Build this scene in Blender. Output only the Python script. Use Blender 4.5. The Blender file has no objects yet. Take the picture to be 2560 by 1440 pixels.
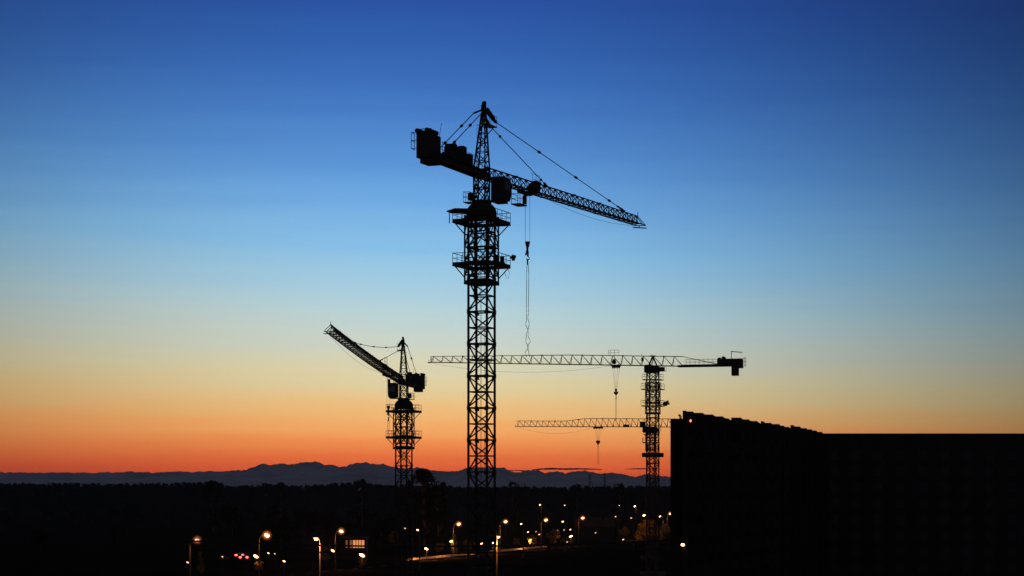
import bpy, math, random
import numpy as np
from mathutils import Vector as V, Matrix

random.seed(7)
rng = np.random.default_rng(7)
PI = math.pi
sc = bpy.context.scene
COL = sc.collection

# ------------------------------------------------------------------ camera, sky, exposure
EYE = 18.0            # height of the viewer above the plain
FPX = 5000.0          # focal length in pixels of a 2560 px wide frame
HOR = 1225.0          # row of the horizon
cd = bpy.data.cameras.new('camera')
cam = bpy.data.objects.new('camera', cd)
COL.objects.link(cam)
cam.location = (0, 0, EYE)
cam.rotation_euler = (PI / 2, 0, 0)
cd.sensor_width = 36.0
cd.lens = 36.0 * FPX / 2560.0
cd.shift_y = (HOR - 720.0) / 2560.0
cd.clip_start = 0.5
cd.clip_end = 60000.0
sc.camera = cam

sc.view_settings.view_transform = 'Standard'
sc.view_settings.look = 'None'
sc.view_settings.exposure = 0.0
sc.view_settings.gamma = 1.0


def lin(c):
    return tuple((x / 255 / 12.92 if x / 255 <= 0.04045 else ((x / 255 + 0.055) / 1.055) ** 2.4) for x in c)


HAZE_DENSITY = 4.0e-5
HAZE_TOP = 175.0
HAZE_FAR = 10500.0
HAZE_GLOW = (0.020, 0.022, 0.032)      # what the air sends back at full depth

world = bpy.data.worlds.new('World')
sc.world = world
world.use_nodes = True
nt = world.node_tree
nt.nodes.clear()


def N(t, **kw):
    n = nt.nodes.new(t)
    for k, v in kw.items():
        setattr(n, k, v)
    return n


def M(op, a, b=None, clamp=False):
    n = N('ShaderNodeMath', operation=op, use_clamp=clamp)
    for i, x in enumerate((a, b)):
        if x is None:
            continue
        if isinstance(x, (int, float)):
            n.inputs[i].default_value = x
        else:
            nt.links.new(x, n.inputs[i])
    return n.outputs[0]


tc = N('ShaderNodeTexCoord')
sx = N('ShaderNodeSeparateXYZ')
nt.links.new(tc.outputs['Generated'], sx.inputs[0])
X_, Y_, Z_ = sx.outputs
hyp = M('SQRT', M('ADD', M('MULTIPLY', X_, X_), M('MULTIPLY', Y_, Y_)))
tan_el = M('DIVIDE', Z_, M('MAXIMUM', hyp, 0.0001))
AZ0 = (1060 - 1280) / FPX
lean = M('MULTIPLY', M('SINE', M('SUBTRACT', M('ARCTAN2', X_, Y_), AZ0)), 0.045)
near_h = M('MULTIPLY', M('MULTIPLY', tan_el, 12.0, clamp=True), lean)
cvec = N('ShaderNodeCombineXYZ')
nt.links.new(M('MULTIPLY', M('ARCTAN2', X_, Y_), 5.0), cvec.inputs[0])
nt.links.new(M('MULTIPLY', tan_el, 130.0), cvec.inputs[1])
wisp = N('ShaderNodeTexNoise')
wisp.inputs['Scale'].default_value = 1.0
wisp.inputs['Detail'].default_value = 5
nt.links.new(cvec.outputs[0], wisp.inputs['Vector'])
uneven = M('MULTIPLY', M('MULTIPLY', M('SUBTRACT', wisp.outputs['Fac'], 0.5), 0.012), M('MULTIPLY', tan_el, 30.0, clamp=True))
fac = M('MULTIPLY', M('ADD', M('ADD', tan_el, near_h), uneven), 2.0, clamp=True)
SKY = [(1225, (176, 62, 44)), (1200, (192, 72, 48)), (1180, (212, 86, 51)), (1160, (224, 101, 57)), (1135, (230, 119, 66)),
       (1110, (238, 142, 80)), (1080, (243, 164, 97)), (1040, (239, 182, 116)), (1000, (232, 198, 140)), (945, (222, 209, 166)),
       (900, (212, 211, 186)), (850, (201, 211, 201)), (775, (182, 210, 217)), (700, (160, 202, 226)),
       (615, (136, 191, 231)), (500, (110, 168, 225)), (400, (90, 147, 213)),
       (300, (74, 128, 200)), (200, (60, 110, 186)), (100, (50, 96, 173)), (0, (43, 83, 162))]
cr = N('ShaderNodeValToRGB')
el = cr.color_ramp.elements
stops = []
for y, c in SKY:
    t = (HOR - y) / FPX
    path = min(HAZE_FAR, (HAZE_TOP - EYE) / max(t, 1e-6))
    tr = math.exp(-HAZE_DENSITY * path)
    raw = [max(0.0, (a - g * (1 - tr)) / tr) for a, g in zip(lin(c), HAZE_GLOW)]
    stops.append((t * 2, raw))
stops += [(0.65, lin((32, 60, 130))), (0.80, lin((24, 42, 98))), (1.0, lin((12, 20, 52)))]
while len(el) < len(stops):
    el.new(0.5)
for e, (p, c) in zip(el, stops):
    e.position = p
for e, (p, c) in zip(el, stops):
    e.position = p
    e.color = (*c, 1)
nt.links.new(fac, cr.inputs[0])
daz = M('DIVIDE', M('SUBTRACT', M('ARCTAN2', X_, Y_), AZ0), 0.300)
gauss = M('EXPONENT', M('MULTIPLY', M('MULTIPLY', daz, daz), -1.0))
back = M('MULTIPLY', M('SUBTRACT', 1.0, M('COSINE', M('SUBTRACT', M('ARCTAN2', X_, Y_), AZ0))), 0.5)
mult = M('ADD', M('MULTIPLY', gauss, 0.96), 0.04)      # dim again all round, paler dusk opposite
mx = N('ShaderNodeMix', data_type='RGBA', blend_type='MULTIPLY')
mx.inputs[0].default_value = 1.0
cmb = N('ShaderNodeCombineColor')
for i in range(3):
    nt.links.new(mult, cmb.inputs[i])
nt.links.new(cr.outputs[0], mx.inputs[6])
nt.links.new(cmb.outputs[0], mx.inputs[7])
bg = N('ShaderNodeBackground')
bg.inputs[1].default_value = 1.0
east = N('ShaderNodeMix', data_type='RGBA', blend_type='ADD')
east.inputs[0].default_value = 1.0
ecol = N('ShaderNodeCombineColor')
for i, k in enumerate((0.075, 0.080, 0.100)):
    nt.links.new(M('MULTIPLY', back, k), ecol.inputs[i])
nt.links.new(mx.outputs[2], east.inputs[6])
nt.links.new(ecol.outputs[0], east.inputs[7])
nt.links.new(east.outputs[2], bg.inputs[0])
wo = N('ShaderNodeOutputWorld')
nt.links.new(bg.outputs[0], wo.inputs[0])

# ------------------------------------------------------------------ materials


def mat(name, col, rough=0.7, metal=0.0, var=0.25, scale=1.0, emit=None, estr=0.0, spec=0.3):
    m = bpy.data.materials.new(name)
    m.use_nodes = True
    t = m.node_tree
    b = t.nodes['Principled BSDF']
    b.inputs['Roughness'].default_value = rough
    b.inputs['Metallic'].default_value = metal
    b.inputs['Specular IOR Level'].default_value = spec
    g = t.nodes.new('ShaderNodeNewGeometry')
    n = t.nodes.new('ShaderNodeTexNoise')
    n.inputs['Scale'].default_value = scale
    n.inputs['Detail'].default_value = 4
    t.links.new(g.outputs['Position'], n.inputs['Vector'])
    r = t.nodes.new('ShaderNodeValToRGB')
    r.color_ramp.elements[0].position = 0.3
    r.color_ramp.elements[1].position = 0.7
    r.color_ramp.elements[0].color = (*[c * (1 - var) for c in col], 1)
    r.color_ramp.elements[1].color = (*[min(1, c * (1 + var)) for c in col], 1)
    t.links.new(n.outputs['Fac'], r.inputs[0])
    t.links.new(r.outputs[0], b.inputs['Base Color'])
    if emit:
        b.inputs['Emission Color'].default_value = (*emit, 1)
        b.inputs['Emission Strength'].default_value = estr
    return m


STEEL = mat('dark_crane_steel', (0.030, 0.026, 0.022), 0.6, 0.0, 0.3, 0.7, spec=0.15)
STEEL_FAR = mat('weathered_crane_steel', (0.030, 0.026, 0.024), 0.65, 0.0, 0.3, 0.5, spec=0.15)
CONC = mat('counterweight_concrete', (0.045, 0.043, 0.042), 0.9, 0.0, 0.2, 0.8, spec=0.1)
CABM = mat('cab_paint', (0.05, 0.047, 0.05), 0.75, 0.0, 0.15, 0.8, spec=0.08)
GLASS = mat('cab_glass', (0.05, 0.055, 0.065), 0.08, 0.0, 0.05, 1.0, spec=0.6)
ROPE = mat('steel_rope', (0.03, 0.03, 0.03), 0.6, 0.0, 0.2, 3.0)
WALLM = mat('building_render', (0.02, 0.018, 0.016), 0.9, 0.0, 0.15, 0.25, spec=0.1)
ROOFM = mat('roof_felt', (0.06, 0.055, 0.05), 0.95, 0.0, 0.2, 0.4, spec=0.05)
WINM = mat('window_glass', (0.02, 0.022, 0.025), 0.3, 0.0, 0.1, 1.0, spec=0.1)
FRAMEM = mat('window_frame', (0.05, 0.045, 0.04), 0.7, spec=0.1)
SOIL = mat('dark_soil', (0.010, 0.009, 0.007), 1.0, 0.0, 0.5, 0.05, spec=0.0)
ASPH = mat('asphalt', (0.013, 0.012, 0.011), 1.0, 0.0, 0.25, 0.6, spec=0.0)
PAINT = mat('road_paint', (0.6, 0.6, 0.57), 0.8, 0.0, 0.2, 1.0)
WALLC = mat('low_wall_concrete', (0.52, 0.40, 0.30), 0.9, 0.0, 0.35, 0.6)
HILL = mat('mountain_slopes', (0.42, 0.44, 0.49), 1.0, 0.0, 0.3, 0.004, spec=0.0)
CLOUDM = mat('evening_cloud', (0.11, 0.09, 0.10), 1.0, 0.0, 0.15, 0.02, spec=0.0)
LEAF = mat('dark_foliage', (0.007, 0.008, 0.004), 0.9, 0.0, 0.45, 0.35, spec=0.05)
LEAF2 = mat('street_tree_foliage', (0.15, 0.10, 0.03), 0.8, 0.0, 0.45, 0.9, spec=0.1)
BARK = mat('bark', (0.08, 0.06, 0.045), 0.95, 0.0, 0.3, 2.0, spec=0.05)
POLE = mat('weathered_pole', (0.05, 0.038, 0.03), 0.8, 0.0, 0.25, 1.5, spec=0.1)
ARM = mat('dark_lamp_arm', (0.03, 0.03, 0.03), 0.8, 0.0, 0.15, 1.5, spec=0.05)
HOUSING = mat('lamp_housing', (0.06, 0.06, 0.06), 0.6)
BODY = mat('car_paint', (0.06, 0.065, 0.07), 0.35, 0.2, 0.05, 1.0)
TYRE = mat('tyre_rubber', (0.02, 0.02, 0.02), 0.9)
CABLEM = mat('cable_sheath', (0.015, 0.015, 0.015), 0.8)
TILE = mat('roof_tiles', (0.05, 0.028, 0.02), 0.9, 0.0, 0.3, 1.2)
BULB = mat('sodium_bulb', (1, 0.8, 0.5), 0.5, emit=(1.0, 0.52, 0.19), estr=7.0)
BULBW = mat('pale_bulb', (1, 0.9, 0.8), 0.5, emit=(1.0, 0.60, 0.33), estr=5.0)
BULBD = mat('dim_bulb', (0.8, 0.7, 0.6), 0.5, emit=(1.0, 0.56, 0.30), estr=1.7)
BULBG = mat('greyish_bulb', (0.8, 0.8, 0.8), 0.5, emit=(0.80, 0.66, 0.60), estr=0.9)
TAIL = mat('tail_lamp_lens', (0.6, 0.02, 0.02), 0.4, emit=(1.0, 0.075, 0.055), estr=7.5)
WARN = mat('red_beacon_lens', (0.6, 0.02, 0.02), 0.4, emit=(1.0, 0.10, 0.08), estr=6.0)
LITW = mat('lit_window', (0.7, 0.4, 0.2), 0.5, var=0.5, scale=1.1, emit=(1.0, 0.34, 0.12), estr=0.75)
LITWD = mat('dimly_lit_window', (0.5, 0.3, 0.15), 0.5, var=0.5, scale=1.3, emit=(1.0, 0.34, 0.12), estr=0.16)


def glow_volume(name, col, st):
    """halo of a lamp painted as an emissive ball, brightest round the bulb"""
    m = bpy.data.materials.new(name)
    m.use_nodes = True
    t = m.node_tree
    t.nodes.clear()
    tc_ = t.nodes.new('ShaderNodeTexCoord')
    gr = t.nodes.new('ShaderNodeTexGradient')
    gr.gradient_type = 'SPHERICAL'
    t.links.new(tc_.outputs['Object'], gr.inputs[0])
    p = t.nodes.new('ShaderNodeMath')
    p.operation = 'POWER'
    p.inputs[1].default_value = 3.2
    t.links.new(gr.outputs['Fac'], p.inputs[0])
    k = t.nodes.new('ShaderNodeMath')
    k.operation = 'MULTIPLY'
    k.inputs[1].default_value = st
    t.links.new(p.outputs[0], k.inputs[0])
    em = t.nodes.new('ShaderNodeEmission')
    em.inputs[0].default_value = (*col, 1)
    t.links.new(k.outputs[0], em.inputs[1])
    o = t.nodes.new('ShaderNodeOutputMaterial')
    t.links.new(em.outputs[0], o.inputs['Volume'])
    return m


HALO = glow_volume('halo_glow', (1.0, 0.20, 0.03), 4.2)
HALO_PALE = glow_volume('halo_glow_pale', (0.9, 0.22, 0.05), 2.2)

# ------------------------------------------------------------------ helpers


class MB:
    """collects shapes and links them as ONE mesh object"""

    def __init__(self):
        self.v = []
        self.f = []
        self.smooth = False

    def add(self, vs, fs):
        o = len(self.v)
        self.v += [tuple(p) for p in vs]
        self.f += [tuple(i + o for i in f) for f in fs]
        return self

    def bar(self, p, q, w=0.1, h=None):
        p, q = V(p), V(q)
        d = q - p
        if d.length < 1e-5:
            return self
        d.normalize()
        a = d.cross(V((0, 0, 1)))
        if a.length < 1e-3:
            a = V((1, 0, 0))
        a.normalize()
        b = d.cross(a)
        h = h or w
        a = a * (w / 2)
        b = b * (h / 2)
        vs = [p - a - b, p + a - b, p + a + b, p - a + b, q - a - b, q + a - b, q + a + b, q - a + b]
        return self.add(vs, [(3, 2, 1, 0), (4, 5, 6, 7), (0, 1, 5, 4), (1, 2, 6, 5), (2, 3, 7, 6), (3, 0, 4, 7)])

    def box(self, c, s, ux=(1, 0, 0), uy=(0, 1, 0), bev=0.0):
        c, ux, uy = V(c), V(ux), V(uy)
        uz = ux.cross(uy)
        hx, hy, hz = s[0] / 2, s[1] / 2, s[2] / 2
        if bev <= 0:
            vs = [c + ux * (x * hx) + uy * (y * hy) + uz * (z * hz) for z in (-1, 1) for y in (-1, 1) for x in (-1, 1)]
            return self.add(vs, [(0, 2, 3, 1), (4, 5, 7, 6), (0, 1, 5, 4), (1, 3, 7, 5), (3, 2, 6, 7), (2, 0, 4, 6)])
        b = min(bev, hx * .9, hy * .9, hz * .9)
        prof = [(-hx + b, -hy), (hx - b, -hy), (hx, -hy + b), (hx, hy - b), (hx - b, hy), (-hx + b, hy), (-hx, hy - b), (-hx, -hy + b)]
        vs = []
        for z, k in ((-hz, b), (-hz + b, 0), (hz - b, 0), (hz, b)):
            for x, y in prof:
                sx_ = (hx - k) / hx
                sy_ = (hy - k) / hy
                vs.append(c + ux * (x * sx_) + uy * (y * sy_) + uz * z)
        fs = [tuple(range(7, -1, -1)), tuple(range(24, 32))]
        for r in range(3):
            for i in range(8):
                j = (i + 1) % 8
                fs.append((r * 8 + i, r * 8 + j, r * 8 + 8 + j, r * 8 + 8 + i))
        return self.add(vs, fs)

    def prism(self, poly, z0, z1, top=1.0):
        n = len(poly)
        cx = sum(p[0] for p in poly) / n
        cy = sum(p[1] for p in poly) / n
        vs = [(x, y, z0) for x, y in poly] + [(cx + (x - cx) * top, cy + (y - cy) * top, z1) for x, y in poly]
        fs = [tuple(range(n - 1, -1, -1)), tuple(range(n, 2 * n))] + [(i, (i + 1) % n, n + (i + 1) % n, n + i) for i in range(n)]
        return self.add(vs, fs)

    def tube(self, pts, r, n=6, r1=None):
        pts = [V(p) for p in pts]
        r1 = r if r1 is None else r1
        vs = []
        for i, p in enumerate(pts):
            d = pts[min(i + 1, len(pts) - 1)] - pts[max(i - 1, 0)]
            d.normalize()
            a = d.cross(V((0, 0, 1)))
            if a.length < 1e-3:
                a = V((1, 0, 0))
            a.normalize()
            b = d.cross(a)
            rr = r + (r1 - r) * i / max(1, len(pts) - 1)
            for k in range(n):
                t = 2 * PI * k / n
                vs.append(p + a * (math.cos(t) * rr) + b * (math.sin(t) * rr))
        fs = []
        for i in range(len(pts) - 1):
            for k in range(n):
                j = (k + 1) % n
                fs.append((i * n + k, i * n + j, i * n + n + j, i * n + n + k))
        fs += [tuple(range(n - 1, -1, -1)), tuple(range((len(pts) - 1) * n, len(pts) * n))]
        return self.add(vs, fs)

    def ball(self, c, r, seg=12, rings=8):
        c = V(c)
        rx, ry, rz = (r, r, r) if isinstance(r, (int, float)) else r
        vs = [c + V((0, 0, -rz))]
        for i in range(1, rings):
            t = -PI / 2 + PI * i / rings
            for k in range(seg):
                a = 2 * PI * k / seg
                vs.append(c + V((rx * math.cos(t) * math.cos(a), ry * math.cos(t) * math.sin(a), rz * math.sin(t))))
        vs.append(c + V((0, 0, rz)))
        fs = [(0, 1 + (k + 1) % seg, 1 + k) for k in range(seg)]
        for i in range(rings - 2):
            for k in range(seg):
                j = (k + 1) % seg
                fs.append((1 + i * seg + k, 1 + i * seg + j, 1 + (i + 1) * seg + j, 1 + (i + 1) * seg + k))
        e = len(vs) - 1
        fs += [(e, 1 + (rings - 2) * seg + k, 1 + (rings - 2) * seg + (k + 1) % seg) for k in range(seg)]
        return self.add(vs, fs)

    def build(self, name, m, parent=None, smooth=False):
        me = bpy.data.meshes.new(name)
        me.from_pydata(self.v, [], self.f)
        me.materials.append(m)
        if smooth:
            me.polygons.foreach_set('use_smooth', [True] * len(me.polygons))
        me.update()
        o = bpy.data.objects.new(name, me)
        COL.objects.link(o)
        if parent is not None:
            o.parent = parent
        return o


def tag(o, label=None, cat=None, group=None, kind=None):
    if label:
        o['label'] = label
    if cat:
        o['category'] = cat
    if group:
        o['group'] = group
    if kind:
        o['kind'] = kind
    return o


def empty(name, loc, label, cat, group=None):
    o = bpy.data.objects.new(name, None)
    o.empty_display_size = 0.5
    COL.objects.link(o)
    o.location = loc
    return tag(o, label, cat, group)


def copy_tree(o, parent=None):
    c = o.copy()
    COL.objects.link(c)
    c.parent = parent
    for ch in o.children:
        copy_tree(ch, c)
    return c


def at(px, py, D):
    return V(((px - 1280) / FPX * D, D, EYE + (HOR - py) / FPX * D))


def wx(px, D):
    return (px - 1280) / FPX * D


# ------------------------------------------------------------------ ground, mountains, clouds
g = MB()
xs = np.linspace(-9000, 9000, 61)
ys = np.linspace(-1200, 10000, 57)
g.v = [(x, y, 0.0) for y in ys for x in xs]
g.f = [(j * 61 + i, j * 61 + i + 1, (j + 1) * 61 + i + 1, (j + 1) * 61 + i) for j in range(56) for i in range(60)]
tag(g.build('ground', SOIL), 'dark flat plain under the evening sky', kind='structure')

RIDGE = [(-3600, 1176), (-2600, 1170), (-1800, 1178), (-1000, 1174), (-400, 1181), (0, 1180), (250, 1181), (520, 1179), (560, 1178), (588, 1175), (605, 1176.5), (625, 1171), (640, 1166), (657, 1159), (668, 1161),
         (682, 1162.5), (700, 1160), (709, 1157.5), (722, 1160), (735, 1160), (750, 1156), (762, 1155), (783, 1153.5), (795, 1156), (810, 1160),
         (830, 1163), (847, 1166), (857, 1167), (868, 1165), (880, 1160.5), (895, 1156.5), (913, 1155), (930, 1159), (942, 1160), (958, 1159.5), (972, 1164),
         (986, 1168.5), (1010, 1171), (1040, 1169), (1060, 1170), (1079, 1175), (1098, 1177), (1111, 1179), (1128, 1178), (1143, 1179), (1155, 1175), (1166, 1170), (1180, 1168), (1201, 1167), (1220, 1169),
         (1236, 1169), (1251, 1171.6), (1259, 1168.5), (1268, 1174), (1284, 1179), (1303, 1181), (1312, 1178), (1320, 1175), (1345, 1175), (1353, 1179), (1361, 1182), (1371, 1179),
         (1380, 1177), (1393, 1177), (1403, 1180), (1412, 1183), (1425, 1179), (1438, 1176.5), (1460, 1176), (1470, 1180), (1483, 1179), (1492, 1182), (1502, 1184.5), (1515, 1183),
         (1528, 1182), (1545, 1183), (1557, 1184.5), (1572, 1189), (1585, 1193), (1598, 1189), (1611, 1187.6), (1630, 1188), (1649, 1189), (1678, 1191), (1750, 1186), (1900, 1179),
         (2100, 1183), (2400, 1176), (2800, 1180), (3600, 1170), (4600, 1178), (6000, 1172)]
rx = np.array([wx(p, 9000) for p, _ in RIDGE])
rz = np.array([EYE + (HOR - y) / FPX * 9000 for _, y in RIDGE])
mxs = np.unique(np.concatenate([np.linspace(rx[0], rx[-1], 3000), rx]))
crest = np.interp(mxs, rx, rz) + np.convolve(rng.normal(0, 2.2, len(mxs)), np.ones(3) / 3, 'same') + np.convolve(rng.normal(0, 5.0, len(mxs)), np.ones(9) / 9, 'same') * .8
rows = [(6300, 0.0), (6900, 0.10), (7500, 0.24), (8000, 0.42), (8400, 0.60), (8750, 0.80), (9000, 1.0), (9300, 0.72), (9700, 0.0)]
fold = np.convolve(rng.normal(0, 1, len(mxs)), np.ones(46) / 20, 'same')
mb = MB()
for k, (d, f) in enumerate(rows):
    amp = 0.0 if k in (0, 6, len(rows) - 1) else 0.12
    sh = np.roll(fold, k * 5)
    for x, c, s in zip(mxs, crest, sh):
        mb.v.append((x, d, max(-1.0, c * (f + amp * s))))
n = len(mxs)
mb.f = [(j * n + i, j * n + i + 1, (j + 1) * n + i + 1, (j + 1) * n + i) for j in range(len(rows) - 1) for i in range(n - 1)]
tag(mb.build('mountains', HILL, smooth=True), 'blue grey mountain range along the horizon', kind='structure')

for nm, pts, lab in (('long', [(1330, 1174.5, 1.0), (1352, 1172.5, 2.0), (1380, 1171.5, 2.6), (1410, 1172.5, 2.4), (1445, 1172, 2.2), (1478, 1172.6, 1.5), (1505, 1173.5, 0.6)],
                      'thin dark cloud streak above the mountains between the tall crane and the flat-top cranes'),
                     ('short', [(1566, 1172.6, 0.5), (1585, 1172, 1.4), (1610, 1171.8, 1.6), (1632, 1172, 1.2), (1650, 1172.6, 0.4)],
                      'short dark cloud streak beside the masts of the flat-top cranes'),
                     ('low', [(1262, 1175, 0.5), (1284, 1176, 1.2), (1306, 1176.6, 1.3), (1330, 1177, 0.6)],
                      'faint low cloud wisp touching the mountain crest right of the tall mast')):
    D = 13000.0
    mb = MB()
    path = []
    for i in range(len(pts) - 1):
        for t in np.linspace(0, 1, 8, endpoint=False):
            path.append([a + (b - a) * t for a, b in zip(pts[i], pts[i + 1])])
    path.append(list(pts[-1]))
    vs = []
    for p in path:
        c = at(p[0], p[1], D)
        r = max(0.2, p[2] + rng.normal(0, 0.22)) / FPX * D
        for k in range(10):
            a = 2 * PI * k / 10
            vs.append((c.x, c.y + math.cos(a) * r * 12, c.z + math.sin(a) * r * (0.8 if math.sin(a) > 0 else 1.0) + rng.normal(0, .4)))
    m_ = len(path)
    fs = [(i * 10 + k, i * 10 + (k + 1) % 10, i * 10 + 10 + (k + 1) % 10, i * 10 + 10 + k) for i in range(m_ - 1) for k in range(10)]
    fs += [tuple(range(10)), tuple(range((m_ - 1) * 10, m_ * 10))]
    mb.add(vs, fs)
    tag(mb.build('cloud', CLOUDM, smooth=True), lab, 'cloud')

# ------------------------------------------------------------------ cranes


def rot_corner(side, th, k):
    """corner k of a square mast turned by th"""
    a = th + PI / 4 + k * PI / 2
    r = side / math.sqrt(2)
    return V((math.cos(a) * r, math.sin(a) * r, 0))


def mast_mesh(side, th, z0, z1, leg=0.24, brace=0.115, step=1.6):
    mb = MB()
    C = [rot_corner(side, th, k) for k in range(4)]
    up = lambda p, z: V((p.x, p.y, z))
    for c in C:
        mb.bar(up(c, z0), up(c, z1), leg)
    nlev = int((z1 - z0) / step)
    for i in range(nlev + 1):
        z = z1 - i * step
        joint = i % 2 == 0
        for k in range(4):
            a, b = C[k], C[(k + 1) % 4]
            mb.bar(up(a, z), up(b, z), brace * (1.25 if joint else 1.1))
            if z - step > z0:
                # K-bracing: the vertex sits on alternate legs half-way between the joints
                lo, hi = (a, b) if k % 2 == 0 else (b, a)
                if joint:
                    mb.bar(up(hi, z - .1), up(lo, z - step + .1), brace)
                else:
                    mb.bar(up(lo, z - .1), up(hi, z - step + .1), brace)
            if joint:
                d = (b - a).normalized()
                for p, s in ((a, 1), (b, -1)):
                    e = p + d * (s * .30)
                    mb.bar(up(p, z - .12), up(e, z - .12), .03, .30)
        if joint:
            for c in C:
                mb.bar(up(c, z - .22), up(c, z + .22), leg * 1.35)
    return mb


def ladder_mesh(side, th, z0, z1):
    mb = MB()
    d = V((math.cos(th), math.sin(th), 0))
    e = V((-d.y, d.x, 0))
    z = z0
    k = 0
    while z < z1 - 0.2:
        zt = min(z + 4.8, z1)
        off = e * (0.45 * (1 if k % 2 else -1)) - d * .2
        for s in (-.18, .18):
            mb.bar(off + d * s + V((0, 0, z)), off + d * s + V((0, 0, zt)), .035)
        zz = z
        while zz < zt:
            mb.bar(off - d * .18 + V((0, 0, zz)), off + d * .18 + V((0, 0, zz)), .025)
            zz += .4
        # small landing half-way across the mast
        mb.bar(off - d * .3 + V((0, 0, zt - .05)), off + d * .35 + V((0, 0, zt - .05)), .35, .05)
        z = zt
        k += 1
    for s in (-.05, .22):
        mb.tube([d * s + e * .12 + V((0, 0, z0)), d * s + e * .12 + V((0, 0, z1))], .018, 5)
    return mb


def platform(root, th, hs, hi, z, rail=1.1, sm=STEEL, posts=4, strut=True, cage_half=1.3, thin=False):
    d = V((math.cos(th), math.sin(th), 0))
    e = V((-d.y, d.x, 0))
    P = lambda a, b, zz: d * a + e * b + V((0, 0, zz))
    mb = MB()
    w = hs - hi
    for s in (-1, 1):
        mb.box(P(s * (hi + w / 2), 0, z), (w, 2 * hs, .04 if thin else .10), d, e)
        mb.box(P(0, s * (hi + w / 2), z + .003), (2 * hi, w, .04 if thin else .10), d, e)
    for a, b in ((-1, -1), (1, -1), (1, 1), (-1, 1)):
        mb.bar(P(a * hs, b * hs, z - .12), P(-b * hs, a * hs, z - .12), .07 if thin else .1, .1 if thin else .14)
        if strut:
            mb.bar(P(a * hs * .92, b * hs * .92, z - .18), P(a * cage_half, b * cage_half, z - 1.25), .09)
            mb.bar(P(a * hs * .92, b * hs * .3, z - .18), P(a * cage_half, b * cage_half, z - 1.25), .07)
    p = mb.build('platform', sm, root)
    rb = MB()
    cs = [(-1, -1), (1, -1), (1, 1), (-1, 1)]
    for i in range(4):
        a, b = cs[i], cs[(i + 1) % 4]
        for zz, wv in ((rail, .055), (rail * .55, .04)):
            rb.bar(P(a[0] * hs, a[1] * hs, z + zz), P(b[0] * hs, b[1] * hs, z + zz), wv)
        if not thin:
            rb.bar(P(a[0] * hs, a[1] * hs, z + .12), P(b[0] * hs, b[1] * hs, z + .12), .03, .14)
        for k in range(posts):
            t = k / posts
            q = (a[0] + (b[0] - a[0]) * t, a[1] + (b[1] - a[1]) * t)
            rb.bar(P(q[0] * hs, q[1] * hs, z), P(q[0] * hs, q[1] * hs, z + rail), .05)
    rb.build('railing', sm, p)
    return p


def cage_mesh(side, th, z0, z1, inner):
    mb = MB()
    C = [rot_corner(side, th, k) for k in range(4)]
    I = [rot_corner(inner, th, k) for k in range(4)]
    up = lambda p, z: V((p.x, p.y, z))
    for c, i_ in zip(C, I):
        mb.bar(up(c, z0), up(c, z1), .17)
    L = z1 - z0
    levs = [z0 + .12, z0 + .30, z0 + .95, z0 + L * .33, z0 + L * .54, z0 + L * .72, z0 + L * .88, z1 - .1]
    for z in levs:
        for k in range(4):
            mb.bar(up(C[k], z), up(C[(k + 1) % 4], z), .10 if z > z0 + .5 else .20)
    for z in (z0 + .2, z0 + L * .54, z1 - .3):
        for c, i_ in zip(C, I):
            mb.bar(up(c, z), up(i_, z), .2, .14)
    for za, zb in ((levs[2], levs[3]), (levs[3], levs[4]), (levs[4], levs[6]), (levs[6], levs[7])):
        for k in range(4):
            a, b = C[k], C[(k + 1) % 4]
            if k % 2:
                a, b = b, a
            m_ = (a + b) / 2
            mb.bar(up(a, za), up(m_, zb), .085)
            mb.bar(up(b, za), up(m_, zb), .085)
    return mb


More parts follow.
